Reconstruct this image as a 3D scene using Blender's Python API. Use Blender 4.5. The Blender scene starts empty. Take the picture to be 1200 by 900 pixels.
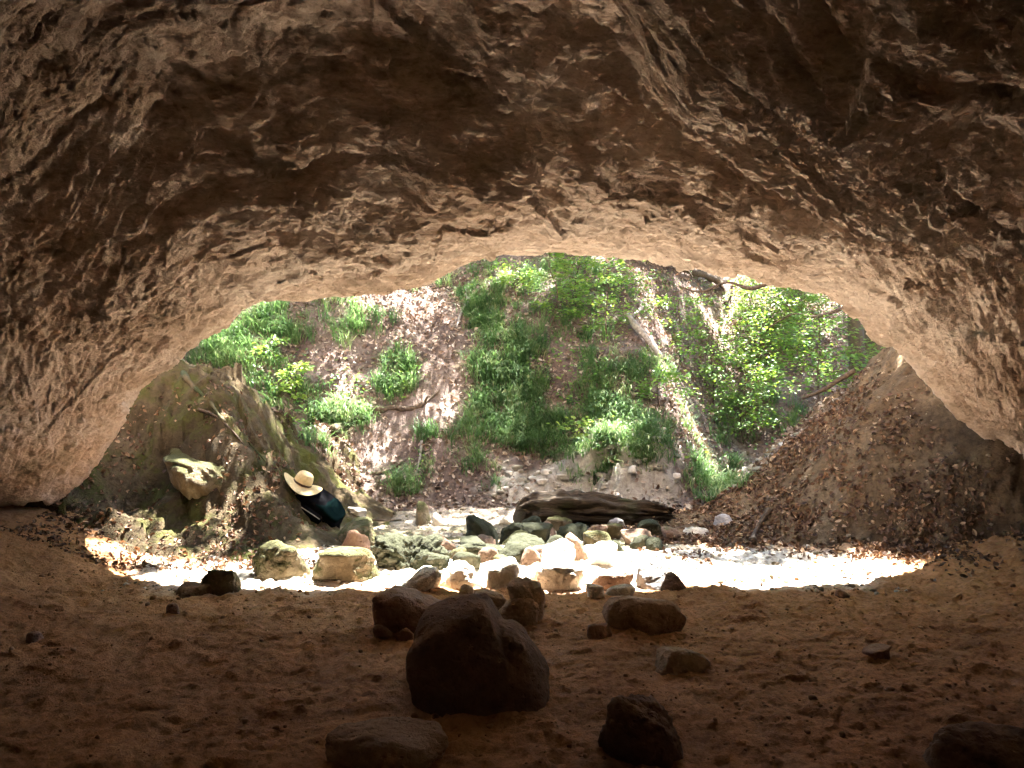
import bpy, math, random
import numpy as np
from mathutils import Vector

random.seed(7)
RNG = np.random.default_rng(11)
C = bpy.context.scene.collection
CAMZ, F = 1.3, 940.0

# ------------------------------------------------------------------ noise
def _h(ix, iy, iz, seed):
    n = (ix.astype(np.int64) * 374761393 + iy.astype(np.int64) * 668265263
         + iz.astype(np.int64) * 2147483647 + seed * 1274126177) & 0xFFFFFFFF
    n = ((n ^ (n >> 13)) * 1274126177) & 0xFFFFFFFF
    n = ((n ^ (n >> 16)) * 2246822519) & 0xFFFFFFFF
    n = n ^ (n >> 15)
    return (n & 0xFFFFFF) / float(0xFFFFFF)

def vnoise(p, seed=0):
    x, y, z = p
    ix, iy, iz = np.floor(x), np.floor(y), np.floor(z)
    fx, fy, fz = x - ix, y - iy, z - iz
    ux = fx * fx * fx * (fx * (fx * 6 - 15) + 10)
    uy = fy * fy * fy * (fy * (fy * 6 - 15) + 10)
    uz = fz * fz * fz * (fz * (fz * 6 - 15) + 10)
    r = 0
    for dx in (0, 1):
        for dy in (0, 1):
            for dz in (0, 1):
                w = (ux if dx else 1 - ux) * (uy if dy else 1 - uy) * (uz if dz else 1 - uz)
                r = r + w * _h(ix + dx, iy + dy, iz + dz, seed)
    return r * 2 - 1

def fbm(p, s, octv=4, seed=0, gain=0.5):
    x, y, z = p
    a, t, r = 1.0, 0.0, 0
    for i in range(octv):
        r = r + a * vnoise((x * s + 17.3 * i, y * s + 5.1 * i, z * s + 9.7 * i), seed + i)
        t += a; a *= gain; s *= 2.03
    return r / t

def fbm2(x, y, s, octv=4, seed=0, gain=0.5):
    x = np.asarray(x, float); y = np.asarray(y, float)
    a, t, r = 1.0, 0.0, 0
    for i in range(octv):
        X, Y = x * s + 17.3 * i, y * s + 5.1 * i
        ix, iy = np.floor(X), np.floor(Y)
        fx, fy = X - ix, Y - iy
        ux = fx * fx * (3 - 2 * fx); uy = fy * fy * (3 - 2 * fy)
        o = np.zeros_like(ix)
        v = ((1 - ux) * (1 - uy) * _h(ix, iy, o, seed + i) + ux * (1 - uy) * _h(ix + 1, iy, o, seed + i)
             + (1 - ux) * uy * _h(ix, iy + 1, o, seed + i) + ux * uy * _h(ix + 1, iy + 1, o, seed + i))
        r = r + a * (v * 2 - 1); t += a; a *= gain; s *= 2.03
    return r / t

def facets2(a, b, ca, cb, seed, tilt=0.7, bias=0.0):
    """broken-rock height: every irregular cell is a tilted plane, with a step where cells meet"""
    a = a / ca; b = b / cb
    ia, ib = np.floor(a), np.floor(b)
    best = np.full(a.shape, 1e9); out = np.zeros(a.shape)
    o = np.zeros(a.shape)
    for da in (-1, 0, 1):
        for db in (-1, 0, 1):
            ja, jb = ia + da, ib + db
            cx = ja + _h(ja, jb, o, seed); cy = jb + _h(ja, jb, o, seed + 1)
            dx, dy = a - cx, b - cy
            d = dx * dx + dy * dy
            hgt = (_h(ja, jb, o, seed + 2) - .5 + tilt * ((_h(ja, jb, o, seed + 3) - .5) * dx + (_h(ja, jb, o, seed + 4) - .5) * dy) + bias * dy)
            m = d < best
            best = np.where(m, d, best); out = np.where(m, hgt, out)
    return out

def sstep(a, b, x):
    t = np.clip((x - a) / (b - a), 0, 1)
    return t * t * (3 - 2 * t)

def smin(a, b, k):
    h = np.clip(.5 + .5 * (b - a) / k, 0, 1)
    return b + (a - b) * h - k * h * (1 - h)

# ------------------------------------------------------------------ mesh helpers
def mesh(name, co, faces, material=None, smooth=True, tint=None):
    me = bpy.data.meshes.new(name)
    co = np.asarray(co, np.float32); faces = np.asarray(faces, np.int32)
    n, k = faces.shape
    me.vertices.add(len(co)); me.vertices.foreach_set('co', co.ravel())
    me.loops.add(n * k); me.loops.foreach_set('vertex_index', faces.ravel())
    me.polygons.add(n); me.polygons.foreach_set('loop_start', np.arange(n, dtype=np.int32) * k)
    me.polygons.foreach_set('use_smooth', np.full(n, smooth))
    if tint is not None:
        at = me.attributes.new('tint', 'FLOAT', 'POINT'); at.data.foreach_set('value', np.asarray(tint, np.float32))
    me.update(calc_edges=True); me.validate()
    if material: me.materials.append(material)
    return me

def link(name, me, parent=None, loc=None):
    o = bpy.data.objects.new(name, me); C.objects.link(o)
    if loc is not None: o.location = loc
    if parent: o.parent = parent
    return o

def tag(o, label, cat, group=None, kind=None):
    if label: o['label'] = label
    if cat: o['category'] = cat
    if group: o['group'] = group
    if kind: o['kind'] = kind
    return o

def thing(name, label, cat, loc, group=None):
    o = bpy.data.objects.new(name, None); C.objects.link(o); o.location = loc
    o.empty_display_size = .1
    return tag(o, label, cat, group)

def grid_faces(nr, nc):
    i = np.arange(nr - 1)[:, None] * nc + np.arange(nc - 1)[None, :]
    i = i.ravel()
    return np.stack([i, i + 1, i + nc + 1, i + nc], 1)

def tube(pts, radii, seg=10, noise=0.0, seed=0, sub=8, close=True):
    P = np.asarray(pts, float); R = np.asarray(radii, float)
    if len(P) > 2 or sub > 1:
        Q = np.vstack([2 * P[0] - P[1], P, 2 * P[-1] - P[-2]]); o = []; r = []
        for i in range(len(P) - 1):
            p0, p1, p2, p3 = Q[i:i + 4]
            for t in np.arange(sub) / sub:
                o.append(.5 * (2 * p1 + (p2 - p0) * t + (2 * p0 - 5 * p1 + 4 * p2 - p3) * t * t + (3 * p1 - p0 - 3 * p2 + p3) * t ** 3))
                r.append(R[i] * (1 - t) + R[i + 1] * t)
        o.append(P[-1]); r.append(R[-1]); P, R = np.array(o), np.array(r)
    n = len(P); T = np.gradient(P, axis=0); T /= np.linalg.norm(T, axis=1)[:, None] + 1e-9
    up = np.array([0., 0., 1.]) if abs(T[0][2]) < .9 else np.array([1., 0, 0])
    co = []
    for i in range(n):
        a = np.cross(T[i], up); a /= np.linalg.norm(a) + 1e-9; b = np.cross(a, T[i]); up = b
        th = np.arange(seg) / seg * 2 * math.pi
        co.append(P[i] + R[i] * (np.cos(th)[:, None] * a + np.sin(th)[:, None] * b))
    co = np.array(co)
    if noise:
        d = co - P[:, None, :]
        k = 1 + noise * vnoise((co[..., 0] * 9 + seed, co[..., 1] * 9, co[..., 2] * 9), seed)
        co = P[:, None, :] + d * k[..., None]
    co = co.reshape(-1, 3)
    f = []
    for i in range(n - 1):
        for j in range(seg):
            f.append((i * seg + j, i * seg + (j + 1) % seg, (i + 1) * seg + (j + 1) % seg, (i + 1) * seg + j))
    if close:
        for e, base in ((0, 0), (1, (n - 1) * seg)):
            c = len(co); co = np.vstack([co, P[0 if e == 0 else -1][None]])
            for j in range(0, seg, 2):
                q = (base + j, base + (j + 1) % seg, base + (j + 2) % seg, c)
                f.append(q if e else q[::-1])
    return co, np.array(f)

def merge(parts):
    co, fa, n = [], [], 0
    for c, f in parts:
        co.append(c); fa.append(np.asarray(f) + n); n += len(c)
    return np.vstack(co), np.vstack(fa)

# ------------------------------------------------------------------ materials
def new_mat(name):
    m = bpy.data.materials.new(name); m.use_nodes = True
    nt = m.node_tree; nt.nodes.clear()
    return m, nt, nt.nodes, nt.links

def N(nt, typ, **kw):
    n = nt.nodes.new(typ)
    for k, v in kw.items():
        if k.startswith('i_'):
            key = k[2:].replace('_', ' ')
            n.inputs[key].default_value = v
        else: setattr(n, k, v)
    return n

def ramp(nt, fac, stops, interp='LINEAR'):
    r = nt.nodes.new('ShaderNodeValToRGB'); cr = r.color_ramp; cr.interpolation = interp
    while len(cr.elements) < len(stops): cr.elements.new(.5)
    for e, (p, c) in zip(cr.elements, stops):
        e.position = p; e.color = (*c, 1) if len(c) == 3 else c
    nt.links.new(fac, r.inputs[0]); return r.outputs[0]

def mixc(nt, fac, a, b, mode='MIX'):
    m = nt.nodes.new('ShaderNodeMix'); m.data_type = 'RGBA'; m.blend_type = mode
    for s, v in ((0, fac), (6, a), (7, b)):
        if isinstance(v, (int, float)): m.inputs[s].default_value = v
        elif isinstance(v, tuple): m.inputs[s].default_value = (*v, 1)
        else: nt.links.new(v, m.inputs[s])
    return m.outputs[2]

def mathn(nt, op, a, b=None, c=None, clamp=False):
    m = nt.nodes.new('ShaderNodeMath'); m.operation = op; m.use_clamp = clamp
    for i, v in enumerate((a, b, c)):
        if v is None: continue
        if isinstance(v, (int, float)): m.inputs[i].default_value = v
        else: nt.links.new(v, m.inputs[i])
    return m.outputs[0]

def coords(nt, kind='Object', scale=(1, 1, 1)):
    if kind == 'World':
        s = nt.nodes.new('ShaderNodeNewGeometry').outputs['Position']
    else:
        s = nt.nodes.new('ShaderNodeTexCoord').outputs[kind]
    if scale != (1, 1, 1):
        m = nt.nodes.new('ShaderNodeMapping'); m.inputs['Scale'].default_value = scale
        nt.links.new(s, m.inputs[0]); s = m.outputs[0]
    return s

def noise(nt, vec, scale, detail=6, rough=.55, dist=0.0, out='Fac'):
    n = nt.nodes.new('ShaderNodeTexNoise')
    n.inputs['Scale'].default_value = scale; n.inputs['Detail'].default_value = detail
    n.inputs['Roughness'].default_value = rough; n.inputs['Distortion'].default_value = dist
    nt.links.new(vec, n.inputs['Vector']); return n.outputs[out]

def finish(nt, col, rough=.9, height=None, bump_d=.01, spec=.25, bump_s=1.0, trans=None, tt=(.30, .42, .03)):
    b = nt.nodes.new('ShaderNodeBsdfPrincipled'); out = nt.nodes.new('ShaderNodeOutputMaterial')
    if isinstance(col, tuple): b.inputs['Base Color'].default_value = (*col, 1)
    else: nt.links.new(col, b.inputs['Base Color'])
    if isinstance(rough, (int, float)): b.inputs['Roughness'].default_value = rough
    else: nt.links.new(rough, b.inputs['Roughness'])
    b.inputs['Specular IOR Level'].default_value = spec
    if height is not None:
        bp = nt.nodes.new('ShaderNodeBump'); bp.inputs['Distance'].default_value = bump_d
        bp.inputs['Strength'].default_value = bump_s
        nt.links.new(height, bp.inputs['Height']); nt.links.new(bp.outputs[0], b.inputs['Normal'])
    sh = b.outputs[0]
    if trans:
        t = nt.nodes.new('ShaderNodeBsdfTranslucent'); mx = nt.nodes.new('ShaderNodeMixShader')
        tc = mixc(nt, .5, col, tt)
        nt.links.new(tc, t.inputs[0]); mx.inputs[0].default_value = trans
        nt.links.new(sh, mx.inputs[1]); nt.links.new(t.outputs[0], mx.inputs[2]); sh = mx.outputs[0]
    nt.links.new(sh, out.inputs[0])

def stone_mat(name, cols, scale=6, moss=0.0, mosscol=(.045, .045, .015), bump=.018, rough=.92, kind='Object', dust=0.0):
    m, nt, _, L = new_mat(name)
    v = coords(nt, kind)
    n1 = noise(nt, v, scale, 7, .62, .4)
    st = [(.25 + .5 * i / max(1, len(cols) - 1), c) for i, c in enumerate(cols)]
    col = ramp(nt, n1, st)
    n2 = noise(nt, v, scale * 9, 4, .7)
    col = mixc(nt, .55, col, ramp(nt, n2, [(.3, (.55, .55, .55)), (.7, (1.2, 1.2, 1.2))]), 'MULTIPLY')
    vo = N(nt, 'ShaderNodeTexVoronoi', feature='DISTANCE_TO_EDGE'); vo.inputs['Scale'].default_value = scale * .8
    wv = mixc(nt, .12, v, noise(nt, v, scale * 2, 4, .6, 0, 'Color'))
    L.new(wv, vo.inputs['Vector'])
    crack = ramp(nt, vo.outputs['Distance'], [(0, (0, 0, 0)), (.03, (1, 1, 1))])
    hgt = mathn(nt, 'ADD', mathn(nt, 'MULTIPLY', n2, .5), mathn(nt, 'MULTIPLY', crack, .12))
    hgt = mathn(nt, 'ADD', hgt, mathn(nt, 'MULTIPLY', n1, 1.2))
    gd = nt.nodes.new('ShaderNodeNewGeometry'); sd_ = nt.nodes.new('ShaderNodeSeparateXYZ'); L.new(gd.outputs['Normal'], sd_.inputs[0])
    du = mathn(nt, 'MULTIPLY', mathn(nt, 'MULTIPLY_ADD', sd_.outputs[2], 2.2, -.9, clamp=True), mathn(nt, 'MULTIPLY_ADD', noise(nt, v, 7, 6, .7), 3.0, -1.1, clamp=True))
    col = mixc(nt, mathn(nt, 'MULTIPLY', du, dust), col, (.30, .19, .105))
    pit = noise(nt, v, 30, 3, .5)
    hgt = mathn(nt, 'ADD', hgt, mathn(nt, 'MULTIPLY', ramp(nt, pit, [(.30, (0, 0, 0)), (.42, (1, 1, 1))]), .35))
    if moss:
        g = nt.nodes.new('ShaderNodeNewGeometry'); sp = nt.nodes.new('ShaderNodeSeparateXYZ')
        L.new(g.outputs['Normal'], sp.inputs[0])
        a = mathn(nt, 'ADD', mathn(nt, 'MULTIPLY', sp.outputs[2], .35), mathn(nt, 'MULTIPLY', noise(nt, v, scale * .8, 5, .65), 1.3))
        fac = mathn(nt, 'MULTIPLY_ADD', a, 5.0, -5.0 + 3.6 * moss, clamp=True)
        mc = mixc(nt, noise(nt, v, 40, 3), mosscol, tuple(min(1, c * 1.9) for c in mosscol))
        col = mixc(nt, fac, col, mc)
        hgt = mathn(nt, 'ADD', hgt, mathn(nt, 'MULTIPLY', fac, noise(nt, v, 120, 3, .6)))
    finish(nt, col, rough, hgt, bump)
    return m

def leaf_mat(name, stops, trans=.35, rough=.55, world=2.0, tt=(.30, .42, .03)):
    m, nt, _, L = new_mat(name)
    a = N(nt, 'ShaderNodeAttribute', attribute_name='tint')
    col = ramp(nt, a.outputs['Fac'], stops)
    col = mixc(nt, .5, col, ramp(nt, noise(nt, coords(nt, 'World'), world, 3), [(.3, (.65, .7, .65)), (.7, (1.25, 1.2, 1.1))]), 'MULTIPLY')
    finish(nt, col, rough, spec=.3, trans=trans, tt=tt)
    return m

def ceiling_mat():
    m, nt, _, L = new_mat('limestone_ceiling')
    v = coords(nt, 'World'); vs = coords(nt, 'World', (1, 1.8, 2.2))
    n1 = noise(nt, vs, 1.1, 8, .62, .6)
    col = ramp(nt, n1, [(.28, (.38, .27, .195)), (.42, (.56, .43, .33)), (.55, (.66, .53, .43)), (.68, (.71, .60, .50)), (.8, (.62, .56, .49))])
    n2 = noise(nt, vs, 14, 7, .7, .3)
    col = mixc(nt, .75, col, ramp(nt, n2, [(.28, (.45, .40, .36)), (.5, (1, 1, 1)), (.75, (1.2, 1.2, 1.2))]), 'MULTIPLY')
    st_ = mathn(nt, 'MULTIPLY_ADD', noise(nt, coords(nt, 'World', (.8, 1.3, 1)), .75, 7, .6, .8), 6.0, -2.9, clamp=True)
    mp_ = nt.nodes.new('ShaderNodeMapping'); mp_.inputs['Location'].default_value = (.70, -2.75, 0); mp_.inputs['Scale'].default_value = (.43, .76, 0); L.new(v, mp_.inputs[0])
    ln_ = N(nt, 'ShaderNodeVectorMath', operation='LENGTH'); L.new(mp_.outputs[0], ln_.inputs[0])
    hollow_shade = mathn(nt, 'SUBTRACT', 1.0, ln_.outputs['Value'])  # shade of the left roof hollow painted dark, together with its black staining
    hollow_shade = mathn(nt, 'ADD', hollow_shade, mathn(nt, 'MULTIPLY_ADD', noise(nt, vs, 2.2, 8, .68, .6), 2.2, -1.1))
    st_ = mathn(nt, 'MAXIMUM', mathn(nt, 'MULTIPLY', st_, .22), mathn(nt, 'MULTIPLY', hollow_shade, 1.15, clamp=True))
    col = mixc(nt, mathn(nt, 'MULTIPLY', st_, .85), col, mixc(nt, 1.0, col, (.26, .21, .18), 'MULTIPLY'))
    # algae stains in the damp low parts and in scattered patches
    sp = nt.nodes.new('ShaderNodeSeparateXYZ'); L.new(v, sp.inputs[0])
    low = mathn(nt, 'MULTIPLY_ADD', sp.outputs[2], -1.1, 1.5, clamp=True)
    pat = mathn(nt, 'MULTIPLY_ADD', noise(nt, v, 2.3, 6, .6), 5.0, -2.75, clamp=True)
    col = mixc(nt, mathn(nt, 'MULTIPLY', pat, mathn(nt, 'MULTIPLY_ADD', low, .75, .22)), col, (.12, .115, .045))
    n3 = noise(nt, v, 55, 5, .7)
    n4 = noise(nt, vs, 22, 5, .65, .5)
    h = mathn(nt, 'ADD', mathn(nt, 'MULTIPLY', n3, .4), mathn(nt, 'MULTIPLY', n4, 1.2))
    finish(nt, col, .95, h, .026, .12)
    return m

def ground_mat():
    m, nt, _, L = new_mat('dirt_and_gravel')
    v = coords(nt, 'World')
    sp = nt.nodes.new('ShaderNodeSeparateXYZ'); L.new(v, sp.inputs[0])
    n1 = noise(nt, v, 1.3, 8, .66, .4)
    dirt = ramp(nt, n1, [(.28, (.21, .104, .046)), (.5, (.37, .195, .092)), (.72, (.52, .305, .155))])
    n2 = noise(nt, v, 28, 6, .7)
    dirt = mixc(nt, .8, dirt, ramp(nt, n2, [(.3, (.45, .42, .4)), (.52, (1, 1, 1)), (.75, (1.3, 1.3, 1.3))]), 'MULTIPLY')
    vo = N(nt, 'ShaderNodeTexVoronoi'); vo.inputs['Scale'].default_value = 26; L.new(v, vo.inputs['Vector'])
    grav = ramp(nt, vo.outputs['Color'], [(.2, (.48, .43, .36)), (.5, (.62, .57, .49)), (.8, (.72, .67, .59))])
    grav = mixc(nt, .7, grav, ramp(nt, n2, [(.3, (.62, .6, .57)), (.55, (1.1, 1.1, 1.1))]), 'MULTIPLY')
    streambed = mathn(nt, 'MULTIPLY_ADD', mathn(nt, 'ADD', sp.outputs[1], n1), 2.2, -14.6, clamp=True)  # gravel past the sunlit strip darkened, its shade painted along with the damp
    grav = mixc(nt, streambed, grav, mixc(nt, 1.0, grav, (.42, .40, .37), 'MULTIPLY'))
    f = mathn(nt, 'ADD', sp.outputs[1], mathn(nt, 'MULTIPLY', n1, .9))
    ax_ = mathn(nt, 'MAXIMUM', mathn(nt, 'SUBTRACT', mathn(nt, 'ABSOLUTE', sp.outputs[0]), 2.3), 0.0)
    f = mathn(nt, 'SUBTRACT', f, mathn(nt, 'MULTIPLY', ax_, 1.5))
    f = mathn(nt, 'MULTIPLY_ADD', f, 2.6, -14.1, clamp=True)
    so_ = N(nt, 'ShaderNodeAttribute', attribute_name='tint')
    f = mathn(nt, 'MULTIPLY', f, mathn(nt, 'MULTIPLY_ADD', so_.outputs['Fac'], -.85, 1.0))
    col = mixc(nt, f, dirt, grav)
    moss_shade = mathn(nt, 'MULTIPLY_ADD', sp.outputs[1], 2.6, -16.2, clamp=True)  # dark mossy ground, also painting shade over the bed behind the strip
    far_ = mathn(nt, 'MULTIPLY_ADD', sp.outputs[1], -1.5, 12.0, clamp=True)
    moss_shade = mathn(nt, 'MULTIPLY', moss_shade, far_)
    moss_shade = mathn(nt, 'MULTIPLY', moss_shade, mathn(nt, 'MULTIPLY_ADD', noise(nt, v, 3.5, 5), 6, -2.0, clamp=True))
    col = mixc(nt, mathn(nt, 'MULTIPLY', moss_shade, .85), col, (.085, .08, .04))
    h = mathn(nt, 'ADD', mathn(nt, 'MULTIPLY', n2, 1.0), mathn(nt, 'MULTIPLY', noise(nt, v, 85, 4, .7), .5))
    h = mathn(nt, 'ADD', h, mathn(nt, 'MULTIPLY', mathn(nt, 'MULTIPLY', vo.outputs['Distance'], f), -.8))
    finish(nt, col, .95, h, .022, .12)
    return m

def soil_mat(name, dark, mid, light, pale=None, paleamt=.0, moss=0.0):
    m, nt, _, L = new_mat(name)
    v = coords(nt, 'World')
    n1 = noise(nt, v, 1.6, 8, .65)
    col = ramp(nt, n1, [(.32, dark), (.5, mid), (.68, light)])
    n2 = noise(nt, v, 22, 6, .72)
    col = mixc(nt, .85, col, ramp(nt, n2, [(.3, (.4, .38, .38)), (.52, (1, 1, 1)), (.75, (1.35, 1.3, 1.3))]), 'MULTIPLY')
    if pale:
        f = mathn(nt, 'MULTIPLY_ADD', noise(nt, v, 1.1, 7, .68, .5), 9, -9 * (.64 - paleamt), clamp=True)
        at_ = N(nt, 'ShaderNodeAttribute', attribute_name='tint')
        f = mathn(nt, 'MAXIMUM', f, at_.outputs['Fac'])
        col = mixc(nt, f, col, mixc(nt, .7, pale, ramp(nt, n2, [(.35, (.45, .42, .4)), (.65, (1.1, 1.1, 1.1))]), 'MULTIPLY'))
    if moss:
        f = mathn(nt, 'MULTIPLY_ADD', noise(nt, v, 2.6, 7, .7), 8, -8 * (.66 - moss), clamp=True)
        col = mixc(nt, f, col, mixc(nt, noise(nt, v, 35, 3), (.030, .034, .009), (.085, .088, .022)))
    h = mathn(nt, 'ADD', n2, mathn(nt, 'MULTIPLY', noise(nt, v, 70, 4, .7), .5))
    finish(nt, col, .95, h, .03, .12)
    return m

def bark_mat(name, a, b, scale=8, stretch=(1, 1, 1), moss=0):
    m, nt, _, L = new_mat(name)
    v = coords(nt, 'Object', stretch)
    n = noise(nt, v, scale, 8, .65, .5)
    col = ramp(nt, n, [(.3, a), (.7, b)])
    if moss:
        f = mathn(nt, 'MULTIPLY_ADD', noise(nt, coords(nt, 'Object'), 3, 5), 6, -6 * (.7 - moss), clamp=True)
        col = mixc(nt, f, col, (.028, .036, .011))
    finish(nt, col, .85, n, .02, .2)
    return m

def plain_mat(name, c, rough=.8, weave=0, spec=.3):
    m, nt, _, L = new_mat(name)
    v = coords(nt, 'Object')
    n = noise(nt, v, 40, 4, .6)
    col = mixc(nt, .5, c, ramp(nt, n, [(.3, (.6, .6, .6)), (.7, (1.3, 1.3, 1.3))]), 'MULTIPLY')
    h = n
    if weave:
        w = N(nt, 'ShaderNodeTexWave'); w.inputs['Scale'].default_value = weave; L.new(v, w.inputs['Vector']); h = w.outputs['Fac']
    finish(nt, col, rough, h, .003, spec)
    return m

M = dict(
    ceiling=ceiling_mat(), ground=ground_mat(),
    hill=soil_mat('leaf_mould', (.060, .042, .034), (.112, .083, .070), (.18, .145, .125), (.30, .28, .24), .03),
    bank=soil_mat('earth_bank', (.066, .043, .024), (.130, .088, .050), (.205, .15, .092), (.30, .25, .19), .0),
    mound=soil_mat('mossy_earth', (.036, .026, .014), (.070, .053, .030), (.12, .094, .060), (.28, .24, .18), .01, .17),
    dark=stone_mat('dark_brown_stone', [(.085, .052, .032), (.145, .088, .052), (.21, .132, .082)], 5, 0, bump=.02, dust=.45),
    red=stone_mat('reddish_stone', [(.16, .085, .055), (.25, .15, .10), (.34, .22, .16)], 6, dust=.5),
    tan=stone_mat('tan_limestone', [(.20, .125, .07), (.32, .22, .135), (.42, .31, .21)], 6, dust=.6),
    pale=stone_mat('pale_limestone', [(.42, .37, .29), (.60, .55, .46), (.72, .68, .60)], 6, .12),
    grey=stone_mat('grey_limestone', [(.20, .19, .18), (.33, .32, .31), (.46, .44, .42)], 6),
    mossy=stone_mat('mossy_limestone', [(.09, .066, .034), (.145, .115, .068), (.26, .22, .15)], 6, .48, (.042, .042, .014)),
    green=stone_mat('green_mossy_stone', [(.04, .036, .02), (.065, .06, .038), (.12, .11, .075)], 7, .68, (.017, .019, .008)),
    streambed=stone_mat('brown_wet_stone', [(.09, .055, .035), (.17, .11, .075), (.24, .17, .12)], 7, .1),
    log=bark_mat('weathered_log', (.012, .009, .006), (.07, .05, .031), 6, (1, 9, 9), .10),
    greywood=bark_mat('grey_dead_wood', (.13, .115, .10), (.36, .33, .30), 9, (3, 3, 3)),
    brownwood=bark_mat('brown_wood', (.03, .021, .015), (.11, .08, .055), 9, (3, 3, 3)),
    mosswood=bark_mat('mossy_wood', (.045, .033, .02), (.13, .10, .06), 9, (2, 2, 2), .3),
    trunk=bark_mat('beech_bark', (.035, .030, .019), (.085, .072, .044), 4, (3, 3, 1)),
    grass=leaf_mat('grass_blades', [(0, (.032, .080, .032)), (.45, (.070, .145, .052)), (.8, (.145, .23, .08)), (1, (.30, .32, .17))], .35, .5, 2.0, (.16, .29, .07)),
    leaf=leaf_mat('young_leaves', [(0, (.035, .11, .025)), (.6, (.095, .215, .04)), (1, (.22, .31, .06))], .45, .45),
    herb=leaf_mat('herb_leaves', [(0, (.025, .085, .02)), (.6, (.06, .16, .03)), (1, (.17, .25, .05))], .35, .5),
    litter=leaf_mat('dead_leaves', [(0, (.058, .036, .027)), (.4, (.15, .102, .078)), (.75, (.26, .20, .165)), (1, (.42, .37, .32))], .08, .6, 1.0, (.2, .08, .03)),
    rust=leaf_mat('rusty_dead_leaves', [(0, (.045, .024, .015)), (.5, (.12, .062, .034)), (.85, (.21, .12, .068)), (1, (.40, .29, .19))], .08, .6, 1.0, (.2, .08, .03)),
    straw=plain_mat('straw', (.70, .55, .29), .75, 60), band=plain_mat('hat_band', (.05, .025, .015), .7),
    nylon=plain_mat('black_nylon', (.007, .007, .008), 1.0, 0, 0), teal=plain_mat('teal_nylon', (.004, .010, .010), 1.0, 0, 0),
    piping=plain_mat('piping', (.33, .30, .26), .6),
)

# ------------------------------------------------------------------ terrain
FY, FX = [3, 4, 5, 5.8, 6.2, 6.6, 7, 8, 9.2], [7, 6.0, 4.9, 3.55, 2.85, 2.25, 1.95, 1.95, 2.5]
def bank_z(x, y, detail=True):
    foot = np.interp(y, FY, FX)
    n = .20 * 1.5 * fbm2(x, y, 1.3, 4, 41)
    d_ = x - foot - .12
    a = .98 * (np.sqrt(d_ * d_ + .10) + d_) / 2 - .06 + n * sstep(0, .6, x - foot + .3)
    a = smin(a, 2.15 - .75 * np.maximum(y - 8.05, 0) + .12 * (x - 3.7) + n, .25)
    return a - .02 + (.06 * fbm2(x, y, 6, 5, 43, .68) + .03 * facets2(x + .04 * fbm2(x, y, 9, 2, 45), y, .12, .09, 46, .9) if detail else 0)

def mound_z(x, y, detail=True):
    n = .30 * fbm2(x, y, 1.2, 4, 51) + .26 * facets2(x + .1 * fbm2(x, y, 3, 2, 55), y, .55, .45, 56, 1.0) + .11 * facets2(x + .04 * fbm2(x, y, 7, 2, 60), y, .20, .16, 61, 1.1)
    front = np.interp(y + .25 * fbm2(x, y, 1.1, 2, 57), [5.6, 5.85, 6.3, 6.6, 7.15, 7.9], [-.2, 0, .20, .46, 1.35, 2.1])
    xw = x + .22 * fbm2(x, y, 1.6, 3, 58) + .10 * facets2(y, x, .5, .4, 59, .8)
    side = np.interp(-xw, [1.0, 1.35, 1.9, 2.3, 2.65, 3.0, 3.5, 4.5], [-.15, 0, .28, .70, 1.22, 1.60, 1.85, 2.3])
    a = smin(side, front + .10 * np.maximum(-3 - x, 0), .32)
    a = smin(a, 1.9 - .55 * (y - 7.2) + .15 * (-3 - x), .2)
    a = np.where(a > 0, a + n * sstep(0, .5, a), a)
    return a - .03 + (.07 * fbm2(x, y, 5, 4, 53, .65) if detail else 0)

def base_z(x, y):
    cave = 1 - sstep(6.5, 7.5, y)
    z = .035 * fbm2(x, y, 1.1, 3, 1) + .036 * fbm2(x, y, 6, 5, 2, .72)
    z = z + cave * (.42 * sstep(2.4, 4.3, -x) + .36 * sstep(2.4, 4.8, x)) - .07 * sstep(6.2, 7.0, y) * (1 - sstep(8.0, 8.8, y))
    z = z + .022 * np.maximum(facets2(x + .05 * fbm2(x, y, 6, 2, 8), y, .16, .13, 77, .8), 0) + .02 * np.maximum(facets2(x, y, .055, .05, 79, .8) - .12, 0)
    foot = 8.55 + 2.6 * sstep(1.4, 3.8, x) - .25 * sstep(-1, -3, x)
    d = y - foot + .35 * fbm2(x, y, .5, 3, 5)
    h = .80 * np.maximum(d, 0) * (1 - np.exp(-np.maximum(d, 0) * 2.0)) 
    h = np.where(d > 12, .80 * 12 + (d - 12) * .5, h)
    rough = sstep(0, .8, d)
    h = h + rough * (.22 * fbm2(x, y, .55, 4, 6) + .09 * fbm2(x, y, 2.4, 4, 7))
    # pale rocky outcrop that ends the slope above the stream
    oc = np.exp(-((x - 1.0) / 1.0) ** 2) * sstep(0.0, .25, d) * (1 - sstep(.5, 1.2, d))
    h = h + oc * (.22 + .24 * facets2(x + .1 * fbm2(x, y, 3, 3, 92), y, .30, .2, 91, .9) + .10 * facets2(x, y, .10, .08, 93, .9) + .10 * fbm2(x, y, 6, 4, 94, .65))
    h = h - .35 * np.exp(-((x - (2.65 + .22 * (y - 9))) / .45) ** 2) * sstep(.3, 1.2, d)
    return z + h

def terrain(x, y):
    x = np.asarray(x, float); y = np.asarray(y, float)
    return np.maximum(base_z(x, y), np.maximum(bank_z(x, y), mound_z(x, y)))

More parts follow.
